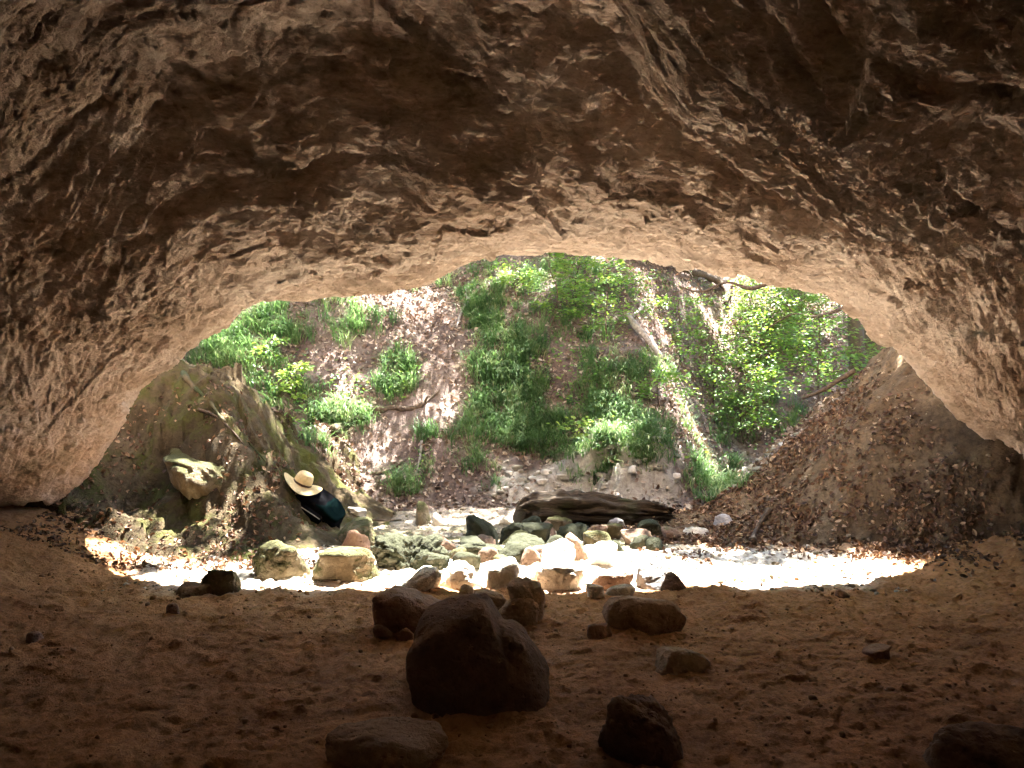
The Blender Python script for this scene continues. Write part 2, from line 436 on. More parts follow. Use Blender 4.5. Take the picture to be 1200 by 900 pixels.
def hit(px, py):
    """where the sight line through a photo point meets the ground"""
    px = np.atleast_1d(np.asarray(px, float)); py = np.atleast_1d(np.asarray(py, float))
    def march(lo, hi, n):
        Ys = lo[:, None] + (hi - lo)[:, None] * np.linspace(0, 1, n)
        X = (px[:, None] - 600) / F * Ys; Z = CAMZ - (py[:, None] - 450) / F * Ys
        below = Z < terrain(X, Ys)
        i = below.argmax(1); r = np.arange(len(px)); i0 = np.maximum(i - 1, 0)
        return Ys[r, i0], Ys[r, i], below.any(1)
    a, b, ok = march(np.full(len(px), 2.0), np.full(len(px), 24.0), 130)
    a, b, _ = march(a - .02, b + .02, 14)
    o = np.stack([(px - 600) / F * b, b, CAMZ - (py - 450) / F * b], 1); o[~ok] = np.nan
    return o

def at(px, py, Y):
    return np.array([(px - 600) / F * Y, Y, CAMZ - (py - 450) / F * Y])

def axis(fine0, fine1, step, lo, hi, grow=1.15):
    a = list(np.arange(fine0, fine1 + 1e-6, step)); s = step
    while a[-1] < hi: s *= grow; a.append(min(a[-1] + s, hi))
    s = step; b = [a[0]]
    while b[-1] > lo: s *= grow; b.append(max(b[-1] - s, lo))
    return np.array(b[:0:-1] + a)

def pale_zone(x, y):
    """where bare limestone shows on the slope"""
    n = fbm2(x, y, 1.7, 4, 230, .6)
    d_ = y - 8.55
    a = np.exp(-((x - 1.05) / .85) ** 2) * (1 - sstep(.7, 1.5, d_))
    b = .8 * np.exp(-((x - (2.75 + .22 * (y - 9))) / .40) ** 2) * (1 - sstep(9.8, 10.6, y))
    return np.clip((np.maximum(a, b) * 1.25 + n * .8 - .45) * 3, 0, 1)

def sheet(name, xs, ys, fn, material, label=None, tint=None):
    X, Y = np.meshgrid(xs, ys)
    Z = fn(X, Y)
    o = link(name, mesh(name, np.stack([X, Y, Z], -1).reshape(-1, 3), grid_faces(len(ys), len(xs)), material, True, None if tint is None else tint(X, Y).ravel()))
    o['kind'] = 'structure'
    if label: o['label'] = label
    return o

SPLIT = 8.45
sheet('ground', axis(-3.9, 3.9, .0135, -60, 60), np.append(axis(2.0, SPLIT - .01, .0135, -40, SPLIT - .01), SPLIT), base_z, M['ground'],
      'brown dirt cave floor running out to pale stream gravel', lambda x, y: np.clip(np.maximum(sstep(-.95, -.1, x - np.interp(y, FY, FX)), sstep(.75, .1, x + 2.6) * sstep(5.2, 6.2, y)) + .4 * fbm2(x, y, 2.2, 4, 250), 0, 1))
sheet('hillside', axis(-4.5, 7, .03, -60, 60), axis(SPLIT, 15, .026, SPLIT, 90), base_z, M['hill'], 'steep hillside under brown leaf litter across the stream', pale_zone)
sheet('earth_bank', np.arange(1.4, 6.6, .018), np.arange(4.0, 10.4, .02), lambda x, y: np.where(bank_z(x, y) < base_z(x, y) - .05, base_z(x, y) - .06, bank_z(x, y)), M['bank'],
      'bare earth bank with dead leaves rising right of the stream')
sheet('mossy_bank', np.arange(-6.5, -1.2, .018), np.arange(5.7, 10.6, .02), lambda x, y: np.where(mound_z(x, y) < base_z(x, y) - .05, base_z(x, y) - .06, mound_z(x, y)), M['mound'],
      'mossy earth mound at the left foot of the cave mouth')

# ------------------------------------------------------------------ the cave rock
LIP = [(-420, 700, 5.9), (-200, 645, 6.1), (-60, 604, 6.3), (0, 594, 6.4), (70, 582, 6.42), (110, 540, 6.4), (135, 500, 6.33), (165, 457, 6.22), (205, 421, 6.1),
       (235, 396, 6.02), (262, 377, 5.96), (280, 360, 5.92), (296, 350, 5.9), (322, 349, 5.88), (350, 353, 5.87), (400, 354, 5.85), (450, 346, 5.84), (500, 331, 5.83), (545, 314, 5.83),
       (590, 303, 5.84), (640, 298, 5.85), (700, 299, 5.85), (740, 301, 5.85), (775, 304, 5.86), (800, 309, 5.86), (850, 321, 5.88), (900, 332, 5.9), (950, 341, 5.92),
       (985, 349, 5.95), (1005, 366, 5.98), (1028, 394, 6.02), (1046, 404, 6.05), (1070, 440, 6.12), (1100, 473, 6.2), (1140, 513, 6.3), (1172, 541, 6.36),
       (1200, 557, 6.36), (1300, 605, 6.2), (1480, 680, 5.9), (1700, 760, 5.5)]
lip = np.array([at(*p) for p in LIP])
seglen = np.r_[0, np.cumsum(np.linalg.norm(np.diff(lip, axis=0), axis=1))]
NU = 1250
su = np.linspace(0, seglen[-1], NU)
lip = np.stack([np.interp(su, seglen, lip[:, k]) for k in range(3)], 1)
lip = (np.roll(lip, 2, 0) + np.roll(lip, -2, 0) + 2 * lip) / 4 if False else lip
fu = (su / seglen[-1])
YK = [-3.6, -3.0, -2.0, -.5, 1, 2, 3, 4, 4.8, 5.5, 6.1, 7]
WK = [.05, 1.6, 2.8, 3.7, 4.2, 4.4, 4.5, 4.6, 4.6, 4.5, 4.4, 4.3]
HK = [.3, 1.2, 2.0, 2.45, 2.75, 2.9, 2.95, 2.87, 2.71, 2.51, 2.3, 2.1]
t_in = np.r_[np.linspace(0, 4.0, 560), np.linspace(4.03, 9.7, 90)]
Tt, Uu = np.meshgrid(t_in, fu, indexing='ij')
lx, ly, lz = (np.broadcast_to(lip[:, k], Tt.shape) for k in range(3))
Yc = 6.1 - Tt
W = np.interp(Yc, YK, WK); H = np.interp(Yc, YK, HK)
th = math.pi * Uu
ax, az = -W * np.cos(th), np.maximum(H, .1) * np.sin(th) ** .82 - .25 * (1 - np.sin(th))
s = sstep(0, 1.9, Tt)
PX = lx * (1 - s) + ax * s; PZ = lz * (1 - s) + az * s
PY = ly - Tt
# low belly of the roof behind the lip, then the hollow on the left and the slab on the right
base = np.stack([PX, PY, PZ], -1)
gu = np.gradient(base, axis=1); gv = np.gradient(base, axis=0)
nrm = np.cross(gu, gv); nrm /= np.linalg.norm(nrm, axis=-1)[..., None] + 1e-9
cen = np.stack([np.zeros_like(PX), PY, np.full_like(PX, 1.2)], -1)
sg = np.sign((nrm * (cen - base)).sum(-1)); sg[sg == 0] = 1
nrm *= sg[..., None]                                  # points into the cave
S = np.broadcast_to(su, Tt.shape)
p3 = (PX, PY, PZ)
wa = S + .14 * fbm(p3, 1.2, 3, 21) + .022 * fbm(p3, 3.5, 3, 23) + .007 * fbm(p3, 9, 3, 24)
wb = Tt + .10 * fbm(p3, 1.2, 3, 31) + .018 * fbm(p3, 3.5, 3, 33) + .007 * fbm(p3, 9, 3, 34) + .22 * (wa - 5.5) * sstep(5.2, 6.5, wa)
D = .20 * fbm(p3, .9, 5, 60)
calm = .85 + .15 * sstep(.7, 1.7, Tt + .5 * fbm(p3, .9, 2, 61))
D += .09 * facets2(wa, wb, .95, .45, 101, 1.1) * sstep(.1, .9, Tt)
lft = 1 - .25 * sstep(-1.2, -2.2, PX)
D += lft * .056 * facets2(wa, wb, .42, .14, 111, 1.2, -.45) * calm
D += lft * .038 * facets2(wa + .3 * wb, wb, .17, .060, 121, 1.3, -.55) * calm
D += .019 * facets2(wa - .2 * wb, wb, .065, .028, 131, 1.4, -.5)
D += .012 * fbm(p3, 14, 4, 140, .65)
st = wb / .13 + .5 * fbm(p3, 1.3, 4, 62)
D -= .020 * (st - np.floor(st) - .5) * sstep(-.05, .35, fbm(p3, .9, 3, 63))
st = wb / .05 + .8 * fbm(p3, 2.0, 3, 64)
D -= .006 * (st - np.floor(st) - .5) * sstep(-.2, .3, fbm(p3, 1.4, 3, 65))
D += .42 * sstep(.2, 1.5, PX) * sstep(.9, 3.0, Tt)
hol = np.exp(-(((PX + .9) / 1.7) ** 2 + ((PY - 3.75) / .85) ** 2))
D -= .60 * sstep(.1, 1.0, hol + .25 * fbm(p3, 1.5, 3, 150))
# slab edge that runs down to the right across the roof
edge = (PY - 4.22) - .30 * (np.minimum(PX, 2.0) - .70) + .08 * fbm(p3, 2.5, 3, 160)
slab = (1 - sstep(-.015, .02, edge)) * sstep(.35, .75, PX) * (1 - sstep(2.6, 3.3, PX)) * sstep(-1.6, -.4, edge)
D += .15 * slab
D -= .13 * np.exp(-((edge - .12) / .13) ** 2) * sstep(.3, 1.0, PX) * (1 - sstep(1.9, 2.5, PX))
# long crack near the lip on the left
cr = (Tt - (.34 + .10 * np.sin(S * 3) + .06 * fbm(p3, 4, 3, 170)))
win = sstep(-2.1, -1.5, PX) * (1 - sstep(-.5, -.25, PX))
D -= .07 * np.exp(-(cr / .055) ** 2) * win
# round pit above the middle of the mouth
D -= .07 * np.exp(-(((PX - .20) / .05) ** 2 + ((Tt - .18) / .045) ** 2))
fade = .50 + .50 * sstep(0, .14, Tt)
inner = base + nrm * (D * fade)[..., None]
dz = np.array([.015, .04, .09, .18, .35, .6, .9, 1.4, 2.2, 3.2, 4.5, 6, 7, 7.5])
dy = np.array([.03, .06, .09, .11, .13, .14, .13, .1, .05, -.1, -.4, -1.5, -4, -9.7])
tn = np.gradient(inner[0], axis=0); no = np.stack([-tn[:, 2], 0 * tn[:, 0], tn[:, 0]], 1)
k = np.ones(41) / 41
no = np.stack([np.convolve(np.pad(no[:, i], 20, 'edge'), k, 'valid') for i in range(3)], 1)
no /= np.linalg.norm(no, axis=1)[:, None]
outer = inner[0][None] + no[None] * dz[:, None, None]
outer[..., 1] += dy[:, None]
o3 = (outer[..., 0], outer[..., 1], outer[..., 2])
outer += (no[None] * (.25 * fbm(o3, 1.2, 4, 180) * sstep(.1, 1, dz)[:, None])[..., None])
allp = np.concatenate([outer[::-1], inner], 0)
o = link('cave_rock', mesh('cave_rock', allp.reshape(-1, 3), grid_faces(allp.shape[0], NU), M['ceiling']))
o['kind'] = 'structure'; o['label'] = 'rough beige limestone roof and walls of the cave'

# ------------------------------------------------------------------ stones
def ico(sub):
    bpy_me = bpy.data.meshes.new('tmp'); import bmesh
    bm = bmesh.new(); bmesh.ops.create_icosphere(bm, subdivisions=sub, radius=1); bm.to_mesh(bpy_me); bm.free()
    co = np.zeros(len(bpy_me.vertices) * 3, np.float32); bpy_me.vertices.foreach_get('co', co)
    fa = np.zeros(len(bpy_me.polygons) * 3, np.int32); bpy_me.polygons.foreach_get('vertices', fa)
    bpy.data.meshes.remove(bpy_me)
    return co.reshape(-1, 3).astype(float), fa.reshape(-1, 3)
ICO = {k: ico(k) for k in (1, 2, 3, 4, 5, 6)}

def rock_shape(seed, sub=5, planes=14, soft=.10, rough=.065, dims=(1, 1, 1), flat_top=0, peak=(0, 0), foot=.75):
    r = np.random.default_rng(seed)
    d, f = ICO[sub]
    n = r.normal(size=(planes, 3)); n /= np.linalg.norm(n, axis=1)[:, None]
    h = r.uniform(.62, 1.0, planes)
    if flat_top:
        n = np.vstack([n, [[.12 * r.normal(), .12 * r.normal(), 1]]]); h = np.r_[h, flat_top]
        n /= np.linalg.norm(n, axis=1)[:, None]
    q = d @ n.T
    rad = np.where(q > .08, h / np.maximum(q, .08), 9.0)
    rad = np.concatenate([rad, np.full((len(d), 1), 1.15)], 1)
    soft = soft * 1.5
    rr = -soft * np.log(np.exp(-rad / soft).sum(1)) if soft > 0 else rad.min(1)
    p = d * rr[:, None]
    p3 = tuple(p.T + np.array([[seed * 3.1], [seed * 1.7], [0]]))
    p = p * (1 + rough * 2.2 * fbm(p3, 1.4, 3, seed) + rough * fbm(p3, 4.5, 4, seed + 5, .6) + rough * .5 * fbm(p3, 14, 4, seed + 7, .65))[:, None]
    p = p * (1 - rough * .8 * np.clip(1 - 7 * np.abs(vnoise(tuple(c_ * 1.7 + 3 for c_ in p3), seed + 9)), 0, 1) - rough * .5 * np.clip(1 - 5 * np.abs(vnoise(tuple(c_ * 4.1 for c_ in p3), seed + 12)), 0, 1))[:, None]
    lo, hi = p.min(0), p.max(0)
    p = (p - (lo + hi) / 2) / (hi - lo) * np.array(dims)
    p[:, 2] += dims[2] / 2
    k = p[:, 2] / dims[2]
    w_ = np.sqrt(np.clip(1 - (1 - 2 * np.minimum(k, .5)) ** 2, .12, 1)); g_ = 1 + foot * (1 / w_ - 1)
    k2 = np.clip((k - .5) * 2, 0, .80); g_ = g_ * (1 + (0 if flat_top else .45) * (1 / np.sqrt(1 - k2 ** 2) - 1) * (k2 > 0))
    p[:, 0] *= g_; p[:, 1] *= g_
    p[:, 0] *= dims[0] / (p[:, 0].max() - p[:, 0].min())
    p[:, 0] += peak[0] * dims[0] * (k - .4); p[:, 1] += peak[1] * dims[1] * (k - .4)
    return p, f

def stone(box, mat, label, seed, name='stone', cat='stone', depth=.8, bury=.5, on=None, group=None, **kw):
    """a stone that fills this box of the photo and stands where its foot meets the ground"""
    x0, y0, x1, y1 = box
    xc = (x0 + x1) / 2
    d = hit(xc, y1)[0][1] if on is None else on
    wd = (x1 - x0) / F * d; dp = wd * depth
    Yc = d + dp * .42
    top = CAMZ - (y0 - 450) / F * (Yc + dp * .1)
    X = (xc - 600) / F * Yc; wd = (x1 - x0) / F * Yc
    zg = float(terrain(X, Yc)) if on is None else CAMZ - (y1 - 450) / F * d
    ht = max(top - zg, .03); b = ht * bury * 2 + .01
    sub = kw.pop('sub', 5 if (x1 - x0) > 45 else 4)
    co, fa = rock_shape(seed, sub=sub, dims=(wd * 1.02, dp, ht + b), **kw)
    o = link(name, mesh(name, co, fa, M[mat]), loc=(X, Yc, zg - b))
    return tag(o, label, cat, group)

d_, fa = ICO[6]
p_ = at(564, 842, 3.14); zg = float(terrain(p_[0], 3.38))
co = d_ / (np.abs(d_) ** 2.9).sum(1)[:, None] ** (1 / 2.9) * np.array([.30, .26, .40])
q_ = tuple(co.T + 3.0)
co = co * (1 + .16 * fbm(q_, 3.2, 3, 600) + .05 * fbm(q_, 9, 4, 603, .6) + .014 * fbm(q_, 34, 3, 606))[:, None]
up_ = sstep(-.1, .4, co[:, 2])
co[:, 0] -= .045 * up_; co[:, 2] *= 1 - .38 * sstep(.0, .30, co[:, 0]) - .10 * sstep(-.15, -.32, co[:, 0])
gr = co[:, 0] - (.10 + .35 * (.30 - co[:, 2]))                     # the long groove down its right shoulder
co -= d_ * (.035 * np.exp(-(gr / .03) ** 2) * sstep(.05, .2, co[:, 2]))[:, None]
lo, hi = co.min(0), co.max(0)
co[:, 0] *= .60 / (hi[0] - lo[0]); co[:, 2] = (co[:, 2] - hi[2]) * .75 / (hi[2] - lo[2])
top_ = CAMZ - (701 - 450) / F * 3.36
tag(link('boulder', mesh('boulder', co, fa, M['dark']), loc=(p_[0] * 3.38 / 3.14, 3.38, top_)), 'large dark brown boulder in the middle of the cave floor', 'boulder')
stone((382, 850, 524, 912), 'tan', 'flat angular slab at the bottom edge, nearest the camera left of the boulder', 5, 'rock_slab', 'rock', .8, .45, planes=12, soft=.06, flat_top=.7)
stone((702, 812, 799, 896), 'dark', 'dark knobbly rock on the floor right of the large boulder', 8, 'rock', 'rock', .8, .45, planes=13, soft=.07, rough=.09)
stone((1095, 854, 1225, 925), 'dark', 'dark rock cut off by the bottom right corner', 9, 'rock', 'rock', .8, .45, planes=12, soft=.07)
stone((703, 694, 805, 740), 'tan', 'flat brown slab with undercut front, on the shadow edge', 12, 'rock_slab', 'rock', .65, .5, planes=14, soft=.05, flat_top=.75, rough=.06)
stone((760, 760, 838, 790), 'tan', 'low wedge of brown rock below the undercut slab', 14, 'rock_slab', 'rock', .6, .45, planes=12, soft=.06, flat_top=.7)
stone((424, 686, 560, 742), 'red', 'reddish block half hidden behind the left of the large boulder', 17, 'rock', 'rock', .6, .45, planes=10, soft=.05)
stone((596, 676, 641, 728), 'tan', 'tall rounded rock behind the boulder with its right edge in sun', 19, 'rock', 'rock', .8, .45, planes=12, soft=.1)
stone((576, 698, 634, 732), 'tan', 'angular tan rock leaning behind the right shoulder of the boulder', 23, 'rock', 'rock', .6, .45, planes=9, soft=.04)
stone((527, 686, 560, 712), 'tan', 'small pointed stone showing over the boulder top', 25, planes=9, soft=.04)
stone((553, 689, 602, 714), 'tan', 'low brown stone wedged between pointed stone and tall rock', 27, planes=10, soft=.06)
stone((436, 731, 462, 750), 'red', 'small flat reddish stone at the foot of the reddish block', 29, planes=10, soft=.06)
stone((460, 733, 492, 752), 'red', 'small angular stone touching the left flank of the boulder', 31, planes=9, soft=.05)
stone((687, 729, 717, 750), 'red', 'small dark red stone left under the undercut slab', 33, planes=9, soft=.06)
stone((226, 665, 291, 698), 'mossy', 'squared mossy stone with sunlit right face, on the left shadow edge', 35, 'rock', 'rock', .5, .45, planes=8, soft=.04, flat_top=.6)
stone((198, 683, 248, 701), 'dark', 'low dark stone in front of the squared mossy stone', 37, planes=10, soft=.06)
stone((457, 662, 518, 692), 'pale', 'glaring white rounded stone in full sun, left of the white row', 39, 'rock', 'rock', .7, .45, planes=20, soft=.10)
stone((512, 656, 566, 692), 'pale', 'glaring white stone in the middle of the sunlit row', 41, 'rock', 'rock', .7, .45, planes=20, soft=.10)
stone((560, 653, 618, 690), 'pale', 'glaring white broad stone at the right of the sunlit row', 43, 'rock', 'rock', .7, .45, planes=20, soft=.10)
stone((621, 655, 683, 692), 'pale', 'pale block under the white round stone', 147, 'rock', 'rock', .7, .45, planes=12, soft=.06, foot=.9)
stone((629, 631, 677, 664), 'pale', 'white round stone perched on the pale block behind', 145, 'rock', 'rock', .8, .3, planes=14, soft=.09, foot=.4)
stone((686, 632, 726, 663), 'pale', 'white topped stone with brown foot by the leaf litter', 49, 'rock', 'rock', .8, .45, planes=20, soft=.10)
stone((686, 667, 747, 693), 'streambed', 'low brown stone with pale rim left of the grey rock', 51, 'rock', 'rock', .6, .45, planes=10, soft=.08)
stone((743, 655, 795, 692), 'grey', 'blue grey angular rock at the edge of the leaf litter', 53, 'rock', 'rock', .7, .45, planes=8, soft=.04)
stone((770, 669, 810, 692), 'streambed', 'brown stone leaning on the right of the grey rock', 55, planes=9, soft=.05)
stone((684, 682, 712, 702), 'pale', 'small yellowish white stone in front of the low brown stone', 57, planes=20, soft=.10)
stone((708, 683, 743, 702), 'pale', 'small white stone just above the undercut slab', 59, planes=20, soft=.10)
stone((295, 631, 364, 678), 'mossy', 'mossy yellow boulder with sunlit top at the foot of the mound', 61, 'boulder', 'boulder', .8, .45, planes=10, soft=.08)
stone((366, 640, 447, 680), 'mossy', 'long mossy boulder with rounded back beside the sunlit strip', 63, 'boulder', 'boulder', .6, .45, planes=9, soft=.07)
stone((398, 618, 437, 650), 'red', 'red brown angular rock behind the long mossy boulder', 65, 'rock', 'rock', .8, .45, planes=7, soft=.03)
stone((428, 620, 532, 667), 'green', 'broad flat dark mossy mass in the stream left of the middle', 67, 'rock', 'rock', .75, .5, planes=16, soft=.09, rough=.13, sub=6)
stone((482, 645, 528, 669), 'green', 'dark mossy rock at the right foot of the broad mossy mass', 69, 'rock', 'rock', .8, .5, planes=10, soft=.07)
stone((543, 601, 588, 637), 'green', 'dark green dome shaped rock left of the log', 71, 'rock', 'rock', .9, .45, planes=11, soft=.1)
stone((576, 611, 630, 640), 'green', 'squared mossy rock in front of the left end of the log', 73, 'rock', 'rock', .7, .45, planes=8, soft=.05)
stone((540, 634, 604, 656), 'green', 'low moss cushion stone below the dome shaped rock', 75, 'rock', 'rock', .7, .45, planes=12, soft=.1)
stone((590, 626, 640, 654), 'green', 'sloping green stone between the squared mossy rock and the white round stone', 77, 'rock', 'rock', .8, .45, planes=10, soft=.08)
stone((610, 640, 634, 662), 'streambed', 'small brown stone touching the left of the white round stone', 79, planes=11, soft=.1)
stone((660, 624, 694, 657), 'streambed', 'smooth brown stone behind the white round stone', 81, 'rock', 'rock', .8, .45, planes=11, soft=.1)
stone((480, 587, 509, 613), 'mossy', 'pale rock with moss patches on the far gravel', 83, 'rock', 'rock', .8, .45, planes=10, soft=.07)
stone((503, 601, 523, 614), 'pale', 'little pale stone leaning on the mossy patched rock', 85, planes=9, soft=.06)
stone((405, 593, 429, 606), 'pale', 'little pale stone right of the backpack', 87, planes=9, soft=.05)
stone((584, 604, 612, 615), 'pale', 'small pale flat stone between dome shaped rock and log', 88, planes=9, soft=.05)
stone((711, 606, 735, 620), 'grey', 'small grey stone in front of the log', 89, planes=9, soft=.06)
stone((683, 614, 712, 634), 'streambed', 'brown cobble below the middle of the log', 90, planes=11, soft=.09)
stone((738, 626, 762, 644), 'green', 'mossy cobble right of the white topped stone', 92, planes=11, soft=.09)
stone((388, 606, 448, 642), 'mossy', 'moss covered hump under the backpack', 93, 'rock', 'rock', .9, .3, planes=12, soft=.1)
p_ = hit(252, 570)[0]
co, fa = rock_shape(95, 6, 24, .2, .09, (1.0, .95, 1.05), foot=.3); co[:, 2] -= .74
tag(link('boulder', mesh('boulder', co, fa, M['mossy']), loc=tuple(p_ + np.array([.02, .36, 0]))), 'big pale boulder with moss set into the left mound', 'boulder')
for q_, (a_, b_) in enumerate([(556, 646), (574, 652), (600, 650), (536, 652), (652, 640), (640, 622), (672, 628), (700, 634), (722, 642), (748, 634), (768, 640), (604, 634), (560, 628), (520, 640), (620, 618), (656, 616), (760, 622), (790, 628), (546, 660), (590, 662), (516, 652), (640, 652), (672, 646), (712, 624), (628, 628), (566, 638)]):
    w_ = [44, 32, 40, 30, 38, 28, 40, 34, 26, 36, 28, 34][q_ % 12]
    stone((a_ - w_ / 2, b_ - w_ * .38, a_ + w_ / 2, b_ + w_ * .2), ['green', 'streambed', 'green', 'mossy'][q_ % 4], 'low half sunk cobble among the mossy rocks of the stream', 700 + q_, 'cobble', 'cobble', .8, .5, group='half sunk cobbles in the stream', planes=11, soft=.09)
stone((800, 617, 830, 632), 'pale', 'pale stone lying right of the log', 97, planes=9, soft=.06)
stone((836, 602, 858, 615), 'grey', 'small stone at the foot of the earth bank', 98, planes=9, soft=.06)
stone((194, 706, 213, 722), 'red', 'small round reddish stone alone on the left floor', 99, planes=11, soft=.08)
stone((977, 690, 998, 702), 'red', 'little brown stone on the right shadow edge', 100, planes=10, soft=.06)
stone((1006, 758, 1046, 777), 'red', 'flat brown stone alone on the right floor', 103, planes=10, soft=.06)
stone((30, 740, 50, 753), 'red', 'small brown stone near the left edge of the picture', 104, planes=10, soft=.06)

# gravel and clods nobody could count
def gravel(name, pts, sizes, material, label, seed):
    base = [rock_shape(seed + i, 2, 9, .07, .06, (1, 1, .7)) for i in range(6)]
    parts_c, parts_f, tt, n = [], [], [], 0
    for i, (p, s) in enumerate(zip(pts, sizes)):
        c, f = base[i % 6]
        a = RNG.uniform(0, 6.28); ca, sa = math.cos(a), math.sin(a)
        q = c * (s * RNG.uniform(.7, 1.3), s * RNG.uniform(.7, 1.2), s * RNG.uniform(.6, 1.2))
        q = np.stack([q[:, 0] * ca - q[:, 1] * sa, q[:, 0] * sa + q[:, 1] * ca, q[:, 2] - .3 * s * .7], 1) + p
        parts_c.append(q); parts_f.append(f + n); n += len(q); tt += [RNG.random()] * len(q)
    o = link(name, mesh(name, np.vstack(parts_c), np.vstack(parts_f), material, True, tt))
    o['kind'] = 'stuff'; o['label'] = label
    return o

def tinted(name, stops):
    m, nt, _, L = new_mat(name)
    a = N(nt, 'ShaderNodeAttribute', attribute_name='tint')
    n = noise(nt, coords(nt, 'World'), 30, 5, .65)
    col = mixc(nt, .6, ramp(nt, a.outputs['Fac'], stops), ramp(nt, n, [(.3, (.6, .6, .6)), (.7, (1.25, 1.25, 1.25))]), 'MULTIPLY')
    finish(nt, col, .92, n, .006, .15)
    return m
cl = tinted('clods', [(0, (.17, .088, .04)), (.5, (.29, .16, .078)), (1, (.42, .26, .14))])
gv = tinted('pebbles', [(0, (.09, .075, .045)), (.4, (.22, .18, .125)), (1, (.48, .43, .36))])
n = 5200
x = RNG.uniform(-3.8, 3.8, n); y = 2.2 + 3.6 * RNG.random(n) ** .8
dens = fbm2(x, y, 1.1, 3, 200) > RNG.uniform(-.7, .45, n)
x, y = x[dens], y[dens]
gravel('clods', np.stack([x, y, terrain(x, y)], 1), .005 + .024 * RNG.random(len(x)) ** 8 + .008 * RNG.random(len(x)), cl, 'loose clods and crumbs of dirt over the cave floor', 300)
n = 2600
x = RNG.uniform(1.6, 4.4, n); y = RNG.uniform(5.2, 8.3, n)
ok = (bank_z(x, y) > base_z(x, y)) & (fbm2(x, y, 1.8, 3, 330) > RNG.uniform(-.6, .4, n))
x, y = x[ok], y[ok]
gravel('bank_clods', np.stack([x, y, terrain(x, y)], 1), .010 + .035 * RNG.random(len(x)) ** 4, tinted('bank_clods', [(0, (.06, .04, .022)), (.6, (.15, .105, .06)), (1, (.30, .25, .18))]), 'clods and small stones sliding down the earth bank', 340)
n = 1500
x = RNG.uniform(-.4, 4.2, n); y = RNG.uniform(8.4, 10.4, n)
ok = pale_zone(x, y) > .25 + .6 * RNG.random(n)
x, y = x[ok], y[ok]
gravel('scree', np.stack([x, y, terrain(x, y)], 1), .02 + .11 * RNG.random(len(x)) ** 3, tinted('scree', [(0, (.10, .095, .07)), (.5, (.24, .22, .18)), (1, (.44, .42, .38))]), 'pale limestone scree at the foot of the hillside', 360)
n = 3000
x = RNG.uniform(-2.6, 2.5, n); y = RNG.uniform(5.0, 8.7, n)

ok = np.maximum(bank_z(x, y), mound_z(x, y)) < base_z(x, y) + .02
x, y = x[ok], y[ok]
gravel('gravel', np.stack([x, y, terrain(x, y)], 1), .010 + .035 * RNG.random(len(x)) ** 4, gv, 'pale pebbles covering the stream bed', 320)

# ------------------------------------------------------------------ leaves
LEAF = np.array([(0, 0, 0), (.26, .35, .05), (.0, .42, 0), (-.26, .35, .05), (0, 1.0, -.02), (.22, .7, .04), (-.22, .7, .04)])
LEAF_F = [(0, 1, 2, 2), (0, 2, 3, 3), (1, 5, 4, 2), (2, 4, 6, 3)]
LEAF_F = np.array([(0, 1, 2), (0, 2, 3), (1, 5, 2), (5, 4, 2), (2, 4, 6), (2, 6, 3)])

def rand_frames(nrm, rng):
    """frames whose third axis is nrm with a random spin"""
    n = nrm / (np.linalg.norm(nrm, axis=1)[:, None] + 1e-9)
    r = rng.normal(size=n.shape); a = np.cross(n, r); a /= np.linalg.norm(a, axis=1)[:, None] + 1e-9
    return a, np.cross(n, a), n

def leaves(pos, nrm, size, curl=.3, rng=RNG, tint=None, fwd=None):
    n = len(pos)
    a, b, c = rand_frames(nrm, rng)
    if fwd is not None:
        b = fwd - (fwd * c).sum(1)[:, None] * c; b /= np.linalg.norm(b, axis=1)[:, None] + 1e-9; a = np.cross(b, c)
    L = np.broadcast_to(LEAF, (n, 7, 3)).copy()
    cu = rng.uniform(-curl, curl, (n, 1)); fo = rng.uniform(0, curl * 1.5, (n, 1))
    L[:, :, 2] += cu * (L[:, :, 1] - .5) ** 2 * 2 + fo * np.abs(L[:, :, 0])
    L = L * np.asarray(size).reshape(-1, 1, 1)
    co = pos[:, None, :] + L[:, :, :1] * a[:, None] + L[:, :, 1:2] * b[:, None] + L[:, :, 2:] * c[:, None]
    fa = (LEAF_F[None] + (np.arange(n) * 7)[:, None, None]).reshape(-1, 3)
    if tint is None: tint = rng.random(n)
    return co.reshape(-1, 3), fa, np.repeat(tint, 7)

def litter(name, x, y, size, material, label, lift=.012, up=.55):
    z = terrain(x, y); e = .04
    nx = -(terrain(x + e, y) - z) / e; ny = -(terrain(x, y + e) - z) / e
    nn = np.stack([nx, ny, np.ones_like(x)], 1); nn /= np.linalg.norm(nn, axis=1)[:, None]
    nn = nn + RNG.normal(size=nn.shape) * up
    c, f, t = leaves(np.stack([x, y, z + lift * RNG.random(len(x))], 1), nn, size, .7)
    o = link(name, mesh(name, c, f, material, False, t)); o['kind'] = 'stuff'; o['label'] = label
    return o

